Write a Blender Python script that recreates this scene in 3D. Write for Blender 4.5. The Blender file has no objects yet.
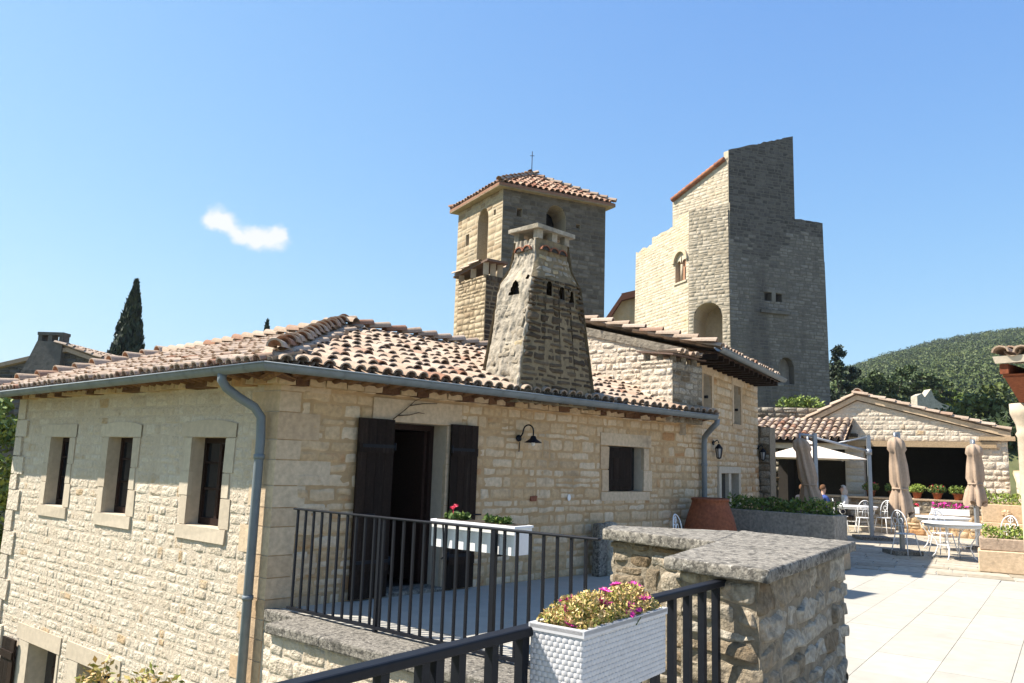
import bpy, bmesh, math, random
import numpy as np
from mathutils import Vector, Matrix, noise
random.seed(7); np.random.seed(7)
S = bpy.context.scene
COL = S.collection

# ------------------------------------------------------------------ camera, sky, sun, exposure
PITCH, ROLL = math.atan(121/780), math.radians(1.85)
fw = Vector((0, math.cos(PITCH), math.sin(PITCH)))
r0 = Vector((1, 0, 0)); u0 = Vector((0, -math.sin(PITCH), math.cos(PITCH)))
rt = r0*math.cos(ROLL) + u0*math.sin(ROLL); up = u0*math.cos(ROLL) - r0*math.sin(ROLL)
cam = bpy.data.cameras.new('camera'); co = bpy.data.objects.new('camera', cam); COL.objects.link(co)
m = Matrix((rt, up, -fw)).transposed().to_4x4(); m.translation = Vector((0, 0, 1.7)); co.matrix_world = m
cam.sensor_width = 36; cam.lens = 780/1024*36; cam.clip_end = 3000; cam.clip_start = .05
S.camera = co
S.render.resolution_x, S.render.resolution_y = 1024, 683

HAZE = .0002
SUN_AZ, SUN_EL = -85, 50
w = bpy.data.worlds.new('World'); S.world = w; w.use_nodes = True
nt = w.node_tree; bg = nt.nodes['Background']
sky = nt.nodes.new('ShaderNodeTexSky'); sky.sky_type = 'NISHITA'; sky.sun_disc = False
sky.sun_elevation = math.radians(SUN_EL); sky.sun_rotation = math.radians(SUN_AZ)
sky.altitude = 300; sky.air_density = 1.0; sky.dust_density = .6; sky.ozone_density = 4.0
bg.inputs['Strength'].default_value = .1
# a single small cloud (and a faint wisp) far off in the sky
def cloud_dir(px, py):
    d = fw*780 + rt*(px-512) + up*(341.5-py); return d.normalized()
tc = nt.nodes.new('ShaderNodeTexCoord')
def vm(op, a, b=None):
    n = nt.nodes.new('ShaderNodeVectorMath'); n.operation = op
    if hasattr(a, 'is_linked'): nt.links.new(a, n.inputs[0])
    else: n.inputs[0].default_value = a
    if b is not None:
        if hasattr(b, 'is_linked'): nt.links.new(b, n.inputs[1])
        else: n.inputs[1].default_value = b
    return n
def mth(op, a, b=None, clamp=False):
    n = nt.nodes.new('ShaderNodeMath'); n.operation = op; n.use_clamp = clamp
    for i, v in enumerate((a, b)):
        if v is None: continue
        if hasattr(v, 'is_linked'): nt.links.new(v, n.inputs[i])
        else: n.inputs[i].default_value = v
    return n.outputs[0]
nz = nt.nodes.new('ShaderNodeTexNoise'); nz.inputs['Scale'].default_value = 36; nz.inputs['Detail'].default_value = 6
nz.inputs['Roughness'].default_value = .55
nt.links.new(tc.outputs['Generated'], nz.inputs['Vector'])
jit = vm('SCALE', vm('SUBTRACT', nz.outputs['Color'], (.5, .5, .5)).outputs[0]); jit.inputs['Scale'].default_value = .030
wob = vm('ADD', tc.outputs['Generated'], jit.outputs[0])
tot = None
for px, py, rad, k in [(209, 222, .012, .8), (219, 219, .018, 1.1), (229, 224, .018, 1.1), (241, 233, .016, 1.0), (252, 239, .018, 1.05), (264, 239, .021, 1.1), (276, 238, .019, 1.0), (285, 236, .012, .7)]:
    d = vm('DISTANCE', wob.outputs[0], tuple(cloud_dir(px, py))).outputs['Value']
    f = mth('MULTIPLY', mth('POWER', mth('SUBTRACT', 1.0, mth('DIVIDE', d, rad), True), 1.4), k)
    tot = f if tot is None else mth('ADD', tot, f)
nz2 = nt.nodes.new('ShaderNodeTexNoise'); nz2.inputs['Scale'].default_value = 60; nz2.inputs['Detail'].default_value = 5
nt.links.new(tc.outputs['Generated'], nz2.inputs['Vector'])
fac = mth('MULTIPLY', mth('MULTIPLY', tot, mth('ADD', .55, nz2.outputs['Fac'])), 1.5, True)
fac = mth('MULTIPLY', fac, .96)
mx = nt.nodes.new('ShaderNodeMix'); mx.data_type = 'RGBA'
nt.links.new(fac, mx.inputs[0])
# film-like shoulder on the sky's colour, channel by channel (deep blue overhead, pale but not blown out near the sun)
sp_ = nt.nodes.new('ShaderNodeSeparateColor'); nt.links.new(sky.outputs[0], sp_.inputs[0]); cb_ = nt.nodes.new('ShaderNodeCombineColor')
for i, k in enumerate((2.2, 3.1, 5.5)):
    e_ = mth('POWER', math.e, mth('MULTIPLY', sp_.outputs[i], -k*.1))
    nt.links.new(mth('MULTIPLY', mth('SUBTRACT', 1.0, e_), 3.95), cb_.inputs[i])
nt.links.new(cb_.outputs[0], mx.inputs[6]); mx.inputs[7].default_value = (3.6, 3.65, 3.75, 1)
nt.links.new(mx.outputs[2], bg.inputs['Color'])

sl = bpy.data.lights.new('sun', 'SUN'); so = bpy.data.objects.new('sun', sl); COL.objects.link(so)
sl.energy = 4.4; sl.angle = math.radians(.53); sl.color = (1, .93, .82)
az, el = math.radians(SUN_AZ), math.radians(SUN_EL)
tosun = Vector((math.sin(az)*math.cos(el), math.cos(az)*math.cos(el), math.sin(el)))
so.rotation_euler = tosun.to_track_quat('Z', 'Y').to_euler(); so.location = (-20, 5, 30)
S.view_settings.view_transform = 'Standard'; S.view_settings.look = 'None'
S.view_settings.exposure = 1.42; S.view_settings.gamma = 1

# ------------------------------------------------------------------ materials
MATS = {}
def mat(name, stops, rough=.9, mott=.25, mscale=6, bump=.0, bscale=30, stain=None, spec=.25, use_rnd=True, metal=0, bdetail=6, streak=None):
    """procedural material: ramp over the per-face value 'rnd', mottled by noise, optional stains, bump"""
    M = bpy.data.materials.new(name); M.use_nodes = True; t = M.node_tree; n = t.nodes
    b = n['Principled BSDF']; b.inputs['Roughness'].default_value = rough; b.inputs['Metallic'].default_value = metal
    b.inputs['Specular IOR Level'].default_value = spec
    tc = n.new('ShaderNodeTexCoord'); L = t.links.new
    nz = n.new('ShaderNodeTexNoise'); nz.inputs['Scale'].default_value = mscale; nz.inputs['Detail'].default_value = 7; nz.inputs['Roughness'].default_value = .62
    L(tc.outputs['Object'], nz.inputs['Vector'])
    r = n.new('ShaderNodeValToRGB'); e = r.color_ramp.elements
    while len(e) < len(stops): e.new(.5)
    for i, (p, c) in enumerate(stops): e[i].position = p; e[i].color = (*c, 1)
    if use_rnd:
        a = n.new('ShaderNodeAttribute'); a.attribute_name = 'rnd'
        ad = n.new('ShaderNodeMath'); ad.operation = 'MULTIPLY_ADD'
        L(nz.outputs['Fac'], ad.inputs[0]); ad.inputs[1].default_value = mott*1.2
        s2 = n.new('ShaderNodeMath'); s2.operation = 'SUBTRACT'; L(a.outputs['Fac'], s2.inputs[0]); s2.inputs[1].default_value = mott*.6
        L(s2.outputs[0], ad.inputs[2]); L(ad.outputs[0], r.inputs[0])
    else: L(nz.outputs['Fac'], r.inputs[0])
    out = r.outputs[0]
    # value mottling
    n2 = n.new('ShaderNodeTexNoise'); n2.inputs['Scale'].default_value = mscale*4.3; n2.inputs['Detail'].default_value = 5
    L(tc.outputs['Object'], n2.inputs['Vector'])
    mr = n.new('ShaderNodeMapRange'); mr.inputs[1].default_value = .3; mr.inputs[2].default_value = .7
    mr.inputs[3].default_value = 1-mott*.9; mr.inputs[4].default_value = 1+mott*.35; L(n2.outputs['Fac'], mr.inputs[0])
    mm = n.new('ShaderNodeMix'); mm.data_type = 'RGBA'; mm.blend_type = 'MULTIPLY'; mm.inputs[0].default_value = 1
    L(out, mm.inputs[6]); L(mr.outputs[0], mm.inputs[7]); out = mm.outputs[2]
    if stain:
        for (col, sc, lo, hi, amt) in stain:
            n3 = n.new('ShaderNodeTexNoise'); n3.inputs['Scale'].default_value = sc; n3.inputs['Detail'].default_value = 8; n3.inputs['Roughness'].default_value = .65
            L(tc.outputs['Object'], n3.inputs['Vector'])
            q = n.new('ShaderNodeMapRange'); q.inputs[1].default_value = lo; q.inputs[2].default_value = hi; q.inputs[3].default_value = 0; q.inputs[4].default_value = amt
            L(n3.outputs['Fac'], q.inputs[0])
            k = n.new('ShaderNodeMix'); k.data_type = 'RGBA'; L(q.outputs[0], k.inputs[0]); L(out, k.inputs[6]); k.inputs[7].default_value = (*col, 1); out = k.outputs[2]
    for (col, sc, lo, hi, amt) in (streak or []):
        mp = n.new('ShaderNodeMapping'); mp.inputs['Scale'].default_value = sc; L(tc.outputs['Object'], mp.inputs['Vector'])
        n3 = n.new('ShaderNodeTexNoise'); n3.inputs['Scale'].default_value = 1; n3.inputs['Detail'].default_value = 7; n3.inputs['Roughness'].default_value = .6
        L(mp.outputs[0], n3.inputs['Vector'])
        q = n.new('ShaderNodeMapRange'); q.inputs[1].default_value = lo; q.inputs[2].default_value = hi; q.inputs[3].default_value = 0; q.inputs[4].default_value = amt
        L(n3.outputs['Fac'], q.inputs[0])
        k = n.new('ShaderNodeMix'); k.data_type = 'RGBA'; L(q.outputs[0], k.inputs[0]); L(out, k.inputs[6]); k.inputs[7].default_value = (*col, 1); out = k.outputs[2]
    L(out, b.inputs['Base Color'])
    if bump:
        n4 = n.new('ShaderNodeTexNoise'); n4.inputs['Scale'].default_value = bscale; n4.inputs['Detail'].default_value = bdetail; n4.inputs['Roughness'].default_value = .6
        L(tc.outputs['Object'], n4.inputs['Vector'])
        bp = n.new('ShaderNodeBump'); bp.inputs['Strength'].default_value = 1; bp.inputs['Distance'].default_value = bump
        L(n4.outputs['Fac'], bp.inputs['Height']); L(bp.outputs[0], b.inputs['Normal'])
    MATS[name] = M
    return M

c = lambda *a: a
mat('dark_red_roof', [(0, c(.10, .04, .025)), (1, c(.18, .075, .05))], mott=.3)
mat('eave_tile', [(0, c(.11, .05, .025)), (1, c(.24, .13, .065))], mott=.4, mscale=6)
mat('tower_tile', [(0, c(.20, .08, .045)), (.4, c(.30, .17, .11)), (1, c(.40, .28, .20))], mott=.25, mscale=7)
M_stoneA = mat('pale_limestone', [(0, c(.50, .36, .22)), (.04, c(.56, .465, .355)), (.5, c(.61, .52, .41)), (1, c(.65, .57, .46))], mott=.16, mscale=5, bump=.05, bscale=15, bdetail=9, streak=[((.34, .28, .2), (2.5, 2.5, .35), .60, .78, .45)])
M_mortA = mat('pale_mortar', [(0, c(.51, .425, .325)), (1, c(.595, .505, .40))], mott=.15, mscale=3, bump=.014, bscale=40, use_rnd=False)
M_stoneB = mat('golden_limestone', [(0, c(.46, .25, .115)), (.06, c(.54, .37, .205)), (.5, c(.61, .45, .285)), (1, c(.67, .535, .38))], mott=.25, mscale=4, bump=.014, bscale=24, bdetail=9, stain=[((.17, .12, .075), 1.1, .56, .72, .55)], streak=[((.20, .15, .10), (2.2, 2.2, .4), .58, .76, .5)])
M_mortB = mat('golden_mortar', [(.3, c(.42, .275, .14)), (.7, c(.53, .365, .205))], mott=.2, mscale=2, bump=.006, bscale=50, use_rnd=False)
M_dress = mat('dressed_stone', [(0, c(.50, .415, .315)), (1, c(.57, .49, .38))], mott=.15, mscale=3, bump=.003, bscale=40)
M_quoin = mat('quoin_stone', [(0, c(.50, .35, .215)), (1, c(.61, .48, .335))], mott=.22, mscale=4, bump=.006, bscale=30, stain=[((.17, .13, .1), 1.6, .58, .72, .55)])
M_tile = mat('canal_tile', [(0, c(.27, .135, .08)), (.12, c(.32, .205, .145)), (.3, c(.36, .265, .19)), (.8, c(.41, .315, .24)), (1, c(.44, .35, .275))], mott=.24, mscale=7, bump=.004, bscale=40, stain=[((.16, .13, .10), 3.5, .6, .75, .7)])
M_tiledark = mat('tile_bed', [(0, c(.12, .08, .06)), (1, c(.2, .13, .1))], mott=.3, mscale=6, use_rnd=False)
M_redtile = mat('red_tile', [(0, c(.22, .08, .045)), (.5, c(.36, .16, .09)), (1, c(.48, .30, .20))], mott=.25, mscale=7, bump=.003)
M_zinc = mat('zinc', [(0, c(.15, .175, .195)), (1, c(.21, .24, .26))], rough=.6, mott=.15, mscale=2, spec=.3, metal=.1, use_rnd=False, stain=[((.22, .23, .23), 5, .6, .75, .4)])
M_wood = mat('dark_wood', [(0, c(.012, .007, .005)), (1, c(.026, .015, .010))], rough=.7, spec=.12, mott=.4, mscale=9, bump=.003, bscale=60, streak=[((.055, .042, .034), (28, 28, 2.0), .55, .75, .7)])
M_wood2 = mat('brown_wood', [(0, c(.020, .010, .007)), (1, c(.040, .020, .014))], spec=.15, rough=.7, mott=.4, mscale=9, bump=.002, bscale=60)
M_glass = mat('dark_glass', [(0, c(.012, .013, .016)), (1, c(.02, .022, .026))], rough=.08, spec=.6, use_rnd=False)
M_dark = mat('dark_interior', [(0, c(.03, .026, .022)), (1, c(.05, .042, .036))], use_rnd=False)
M_iron = mat('black_iron', [(0, c(.006, .007, .011)), (1, c(.012, .014, .020))], rough=.5, spec=.18, mott=.2, mscale=8, use_rnd=False)
M_slab = mat('terrace_concrete', [(0, c(.36, .34, .295)), (1, c(.40, .378, .33))], mott=.10, mscale=1.3, bump=.0015, bscale=60, rough=.85, stain=[((.30, .27, .22), .55, .54, .75, .5), ((.30, .27, .225), 2.5, .58, .75, .4), ((.24, .21, .17), 9, .66, .74, .35)])
M_joint = mat('slab_joint', [(0, c(.20, .185, .165)), (1, c(.28, .26, .23))], use_rnd=False)
M_cap = mat('lichen_coping', [(0, c(.19, .172, .145)), (1, c(.29, .265, .225))], mott=.45, mscale=9, bump=.012, bscale=34, bdetail=10, stain=[((.055, .05, .044), 22, .49, .58, .85), ((.42, .39, .34), 40, .57, .66, .85), ((.05, .047, .04), 4, .56, .68, .6)])
M_pier = mat('pier_stone', [(0, c(.17, .12, .07)), (.25, c(.27, .22, .155)), (.6, c(.37, .32, .25)), (1, c(.47, .42, .34))], mott=.5, mscale=7, bump=.045, bscale=18, bdetail=9, stain=[((.10, .08, .06), 4, .57, .7, .7), ((.34, .2, .08), 2.2, .6, .75, .5)])
M_piermort = mat('pier_mortar', [(.3, c(.19, .155, .11)), (.7, c(.28, .235, .175))], mott=.3, mscale=6, bump=.015, bscale=40, use_rnd=False)  # mortar darkened so its colour holds the shade of the recessed joints
M_keepL = mat('keep_stone', [(0, c(.42, .345, .245)), (.3, c(.47, .395, .295)), (.7, c(.51, .44, .335)), (1, c(.55, .48, .375))], mott=.18, mscale=1.3, bump=.03, bscale=5, stain=[((.60, .40, .17), .22, .55, .70, .65), ((.30, .25, .185), .8, .60, .76, .5)], streak=[((.30, .26, .2), (.9, .9, .12), .56, .72, .5)])
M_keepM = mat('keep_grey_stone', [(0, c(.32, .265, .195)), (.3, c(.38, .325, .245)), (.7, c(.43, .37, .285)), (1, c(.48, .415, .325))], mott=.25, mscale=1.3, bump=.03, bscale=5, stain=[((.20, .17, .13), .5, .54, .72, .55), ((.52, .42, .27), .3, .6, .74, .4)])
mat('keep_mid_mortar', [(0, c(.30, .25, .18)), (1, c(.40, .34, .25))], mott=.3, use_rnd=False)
M_keepD = mat('keep_dark_shaded_stone', [(0, c(.15, .133, .11)), (.5, c(.195, .174, .146)), (1, c(.24, .214, .18))], mott=.25, mscale=1.1, bump=.03, bscale=5, stain=[((.07, .062, .055), .3, .52, .68, .7), ((.32, .28, .22), .3, .58, .74, .6)], streak=[((.07, .062, .055), (.8, .8, .10), .50, .66, .75), ((.34, .305, .25), (1.1, 1.1, .16), .60, .74, .5)])  # blackened right face; its shade is also put into this darker colour
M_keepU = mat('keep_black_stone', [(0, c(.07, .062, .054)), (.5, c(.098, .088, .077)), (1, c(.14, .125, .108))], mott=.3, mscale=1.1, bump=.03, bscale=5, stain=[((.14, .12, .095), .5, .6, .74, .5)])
mat('bell_shaded_mortar', [(0, c(.11, .092, .068)), (1, c(.17, .142, .108))], mott=.3, use_rnd=False)  # mortar darkened too, carrying the right face's shade
M_belld = mat('bell_shaded_stone', [(0, c(.095, .078, .058)), (.5, c(.14, .118, .09)), (1, c(.20, .17, .13))], mott=.25, mscale=1.6, bump=.03, bscale=5, stain=[((.07, .06, .05), .5, .54, .7, .6)])  # darker copy of the tower stone, with the right face's shade in it
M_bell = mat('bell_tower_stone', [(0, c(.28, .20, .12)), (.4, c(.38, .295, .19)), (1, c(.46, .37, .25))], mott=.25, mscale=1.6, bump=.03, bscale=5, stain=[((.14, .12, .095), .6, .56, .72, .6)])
M_chimL = mat('chimney_render', [(0, c(.28, .24, .185)), (.5, c(.35, .305, .24)), (1, c(.41, .365, .29))], mott=.35, mscale=3, bump=.03, bscale=12, stain=[((.13, .11, .09), 2.2, .58, .72, .6), ((.52, .42, .26), 1.6, .58, .72, .5)])
M_chimR = mat('chimney_rough_stone', [(0, c(.24, .20, .145)), (.5, c(.31, .265, .20)), (.9, c(.37, .325, .255)), (1, c(.42, .33, .19))], mott=.35, mscale=3, bump=.03, bscale=12, stain=[((.13, .11, .09), 2.2, .56, .70, .6)])
M_chimD = mat('chimney_shaded_stone', [(0, c(.055, .039, .025)), (.6, c(.09, .066, .042)), (1, c(.13, .098, .064))], mott=.3, mscale=4, bump=.02, bscale=14)  # dark brown blocks, lowered further so the colour carries the face's shade
M_chimM = mat('chimney_mortar', [(.3, c(.19, .145, .085)), (.7, c(.26, .20, .12))], mott=.25, mscale=4, bump=.015, bscale=30, use_rnd=False)
M_white = mat('white_paint', [(0, c(.74, .74, .74)), (1, c(.82, .82, .82))], rough=.45, mott=.05, use_rnd=False, spec=.4)
M_rattan = mat('white_rattan', [(0, c(.46, .45, .455)), (1, c(.56, .55, .555))], rough=.4, mott=.06, spec=.5)
M_soil = mat('soil', [(0, c(.03, .022, .015)), (1, c(.06, .045, .03))], use_rnd=False, bump=.01, bscale=60)
M_terra = mat('terracotta', [(0, c(.19, .055, .025)), (1, c(.30, .10, .045))], mott=.35, mscale=5, bump=.004, bscale=20, rough=.75, use_rnd=False, stain=[((.10, .04, .022), 2.5, .55, .7, .6)])
M_taupe = mat('taupe_fabric', [(0, c(.34, .25, .18)), (1, c(.42, .315, .235))], mott=.15, mscale=5, use_rnd=False)
M_cream = mat('cream_canopy', [(0, c(.58, .50, .43)), (1, c(.66, .58, .50))], mott=.08, use_rnd=False)
M_alu = mat('grey_metal', [(0, c(.26, .28, .31)), (1, c(.32, .34, .37))], rough=.4, metal=.5, mott=.1, use_rnd=False)
M_skin = mat('skin', [(0, c(.50, .30, .22)), (1, c(.56, .35, .26))], rough=.6, mott=.1, use_rnd=False)
M_blue = mat('blue_cloth', [(0, c(.03, .06, .22)), (1, c(.05, .09, .30))], mott=.2, use_rnd=False)
M_wcloth = mat('white_cloth', [(0, c(.68, .68, .68)), (1, c(.76, .76, .76))], mott=.1, use_rnd=False)
M_dcloth = mat('dark_cloth', [(0, c(.02, .02, .03)), (1, c(.04, .04, .05))], mott=.2, use_rnd=False)
M_ghair = mat('grey_hair', [(0, c(.38, .35, .32)), (1, c(.5, .47, .44))], mott=.2, use_rnd=False)
M_bhair = mat('brown_hair', [(0, c(.10, .05, .025)), (1, c(.16, .08, .04))], mott=.2, use_rnd=False)
M_dirt = mat('village_ground', [(0, c(.22, .18, .12)), (.5, c(.12, .13, .05)), (1, c(.30, .25, .17))], mott=.3, mscale=.3, use_rnd=False, bump=.03, bscale=3)
M_oldpav = mat('old_paving', [(0, c(.32, .275, .205)), (.5, c(.39, .34, .265)), (1, c(.45, .40, .325))], mott=.3, mscale=2.5, bump=.006, bscale=20, stain=[((.22, .19, .15), .9, .57, .72, .5)])
def leafmat(name, stops): return mat(name, stops, rough=.6, mott=.2, mscale=2, spec=.3)
L_cyp = leafmat('cypress_leaf', [(0, c(.012, .022, .012)), (.6, c(.028, .045, .020)), (1, c(.05, .07, .03))])
L_tree = leafmat('broad_leaf', [(0, c(.06, .10, .015)), (.6, c(.14, .20, .035)), (1, c(.25, .30, .06))])
L_pine = leafmat('pine_needle', [(0, c(.026, .045, .015)), (.6, c(.055, .085, .026)), (1, c(.10, .13, .04))])
L_for = leafmat('forest_leaf', [(0, c(.032, .050, .011)), (.5, c(.064, .090, .018)), (1, c(.12, .142, .032))])
L_fresh = leafmat('fresh_leaf', [(0, c(.10, .15, .025)), (.6, c(.20, .27, .04)), (1, c(.32, .36, .08))])
L_box = leafmat('planter_leaf', [(0, c(.045, .085, .015)), (.6, c(.10, .16, .028)), (1, c(.19, .24, .05))])
L_dry = leafmat('succulent_leaf', [(0, c(.14, .17, .03)), (.3, c(.34, .32, .07)), (.6, c(.60, .40, .15)), (1, c(.72, .52, .27))])
M_pink = mat('pink_petal', [(0, c(.55, .02, .25)), (1, c(.80, .08, .42))], rough=.5, mott=.1)
M_red = mat('red_petal', [(0, c(.45, .01, .03)), (1, c(.70, .04, .10))], rough=.5, mott=.1)
M_bark = mat('bark', [(0, c(.06, .045, .03)), (1, c(.12, .09, .06))], use_rnd=False, bump=.02, bscale=15)
M_rock = mat('ruin_stone', [(0, c(.34, .31, .25)), (1, c(.50, .46, .38))], mott=.3, mscale=1.5, use_rnd=False, bump=.05, bscale=4)

# ------------------------------------------------------------------ mesh builder
class MB:
    def __init__(s): s.v = []; s.f = []; s.mi = []; s.r = []; s.sm = []
    def add(s, vs, fs, mi=0, rnd=None, smooth=False):
        k = len(s.v); s.v.extend([tuple(p) for p in vs]); rnd = random.random() if rnd is None else rnd
        for f in fs:
            s.f.append(tuple(i+k for i in f)); s.mi.append(mi); s.r.append(rnd); s.sm.append(smooth)
    def hexa(s, b, t, mi=0, rnd=None):           # bottom 4, top 4 points, both counter-clockwise seen from above
        s.add(list(b)+list(t), [(3, 2, 1, 0), (4, 5, 6, 7), (0, 1, 5, 4), (1, 2, 6, 5), (2, 3, 7, 6), (3, 0, 4, 7)], mi, rnd)
    def prism(s, poly, z0, z1, mi=0, rnd=None):  # plan polygon counter-clockwise, z may be callables
        n = len(poly); f0 = z0 if callable(z0) else (lambda x, y: z0); f1 = z1 if callable(z1) else (lambda x, y: z1)
        vs = [(x, y, f0(x, y)) for x, y in poly] + [(x, y, f1(x, y)) for x, y in poly]
        s.add(vs, [tuple(range(n-1, -1, -1)), tuple(range(n, 2*n))] + [(i, (i+1) % n, n+(i+1) % n, n+i) for i in range(n)], mi, rnd)
    def tube(s, pts, rad, n=8, mi=0, cap=True, rnd=None, smooth=True):
        pts = [Vector(p) for p in pts]; rads = rad if isinstance(rad, (list, tuple)) else [rad]*len(pts)
        vs = []; pu = None
        for i, p in enumerate(pts):
            d = (pts[min(i+1, len(pts)-1)] - pts[max(i-1, 0)]).normalized()
            if pu is None: pu = d.orthogonal().normalized()
            pu = (pu - d*pu.dot(d)).normalized(); q = d.cross(pu)
            for k in range(n):
                a = 2*math.pi*k/n; vs.append(p + (pu*math.cos(a) + q*math.sin(a))*rads[i])
        fs = [(i*n+k, i*n+(k+1) % n, (i+1)*n+(k+1) % n, (i+1)*n+k) for i in range(len(pts)-1) for k in range(n)]
        s.add(vs, fs, mi, rnd, smooth)
        if cap:
            k = len(s.v)-len(vs)
            s.f.append(tuple(k+i for i in range(n-1, -1, -1))); s.f.append(tuple(k+(len(pts)-1)*n+i for i in range(n)))
            for _ in (0, 1): s.mi.append(mi); s.r.append(s.r[-1]); s.sm.append(False)
    def lathe(s, prof, cx, cy, n=24, mi=0, rnd=None):
        vs = [(cx+r*math.cos(2*math.pi*k/n), cy+r*math.sin(2*math.pi*k/n), z) for r, z in prof for k in range(n)]
        fs = [(i*n+k, i*n+(k+1) % n, (i+1)*n+(k+1) % n, (i+1)*n+k) for i in range(len(prof)-1) for k in range(n)]
        s.add(vs, fs, mi, rnd, True)
    def quads(s, V, mi=0, R=None):               # V: (n,4,3) array
        k = len(s.v); n = len(V); s.v.extend(map(tuple, V.reshape(-1, 3).tolist()))
        s.f.extend([(k+4*i, k+4*i+1, k+4*i+2, k+4*i+3) for i in range(n)])
        s.mi.extend([mi]*n); s.r.extend((R if R is not None else np.random.rand(n)).tolist()); s.sm.extend([False]*n)
    def build(s, name, mats, parent=None):
        off = Vector((0, 0, 0)); q = parent
        while q is not None:
            if q.parent is None: off = q.location.copy()
            q = q.parent
        me = bpy.data.meshes.new(name)
        me.from_pydata([(x-off.x, y-off.y, z-off.z) for x, y, z in s.v], [], s.f)
        for M in (mats if isinstance(mats, (list, tuple)) else [mats]): me.materials.append(M)
        me.polygons.foreach_set('material_index', s.mi); me.polygons.foreach_set('use_smooth', s.sm)
        at = me.attributes.new('rnd', 'FLOAT', 'FACE'); at.data.foreach_set('value', s.r)
        me.update()
        o = bpy.data.objects.new(name, me); COL.objects.link(o); o.parent = parent
        return o

def tag(o, label=None, cat=None, group=None, kind=None):
    if label: o['label'] = label
    if cat: o['category'] = cat
    if group: o['group'] = group
    if kind: o['kind'] = kind
    return o
def thing(name, label, cat, loc=(0, 0, 0), group=None):
    o = bpy.data.objects.new(name, None); COL.objects.link(o); o.location = loc; o.empty_display_size = .2
    return tag(o, label, cat, group)
def dup(root, loc, rz, label=None):
    r = root.copy(); COL.objects.link(r); r.location = loc; r.rotation_euler = (0, 0, rz)
    if label: r['label'] = label
    for ch in list(root.children):
        k = ch.copy(); COL.objects.link(k); k.parent = r
        for g in list(ch.children):
            d = g.copy(); COL.objects.link(d); d.parent = k
    return r

class Fr:    # upright frame: u along azimuth az, n outward (right-hand side), z up
    def __init__(s, o, az):
        a = math.radians(az); s.o = Vector((o[0], o[1], 0)); s.d = Vector((math.sin(a), math.cos(a), 0)); s.n = Vector((math.cos(a), -math.sin(a), 0)); s.az = az
    def __call__(s, u, n, z): return s.o + s.d*u + s.n*n + Vector((0, 0, z))
    def xy(s, u, n=0): p = s(u, n, 0); return (p.x, p.y)
def fbox(mb, F, u0, u1, n0, n1, z0, z1, mi=0, rnd=None, j=0):
    J = lambda: random.uniform(-j, j)
    b = [F(u0+J(), n1+J(), z0+J()), F(u1+J(), n1+J(), z0+J()), F(u1+J(), n0, z0+J()), F(u0+J(), n0, z0+J())]
    t = [F(u0+J(), n1+J(), z1+J()), F(u1+J(), n1+J(), z1+J()), F(u1+J(), n0, z1+J()), F(u0+J(), n0, z1+J())]
    mb.hexa(b, t, mi, rnd)

class Hole:
    def __init__(s, u0, u1, z0, z1, arch=False):
        s.u0, s.u1, s.z0, s.z1, s.arch = u0, u1, z0, z1, arch; s.r = (u1-u0)/2; s.c = (u0+u1)/2
    def top(s, u):
        if not s.arch: return s.z1
        return s.z1 - s.r + math.sqrt(max(0, s.r**2-(u-s.c)**2))
    def span(s, z):
        if z <= s.z0 or z >= s.z1: return None
        if s.arch and z > s.z1-s.r:
            h = math.sqrt(max(0, s.r**2-(z-(s.z1-s.r))**2)); return (s.c-h, s.c+h)
        return (s.u0, s.u1)
    def us(s): return [s.u0 + (s.u1-s.u0)*k/8 for k in range(9)] if s.arch else [s.u0, s.u1]

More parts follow.
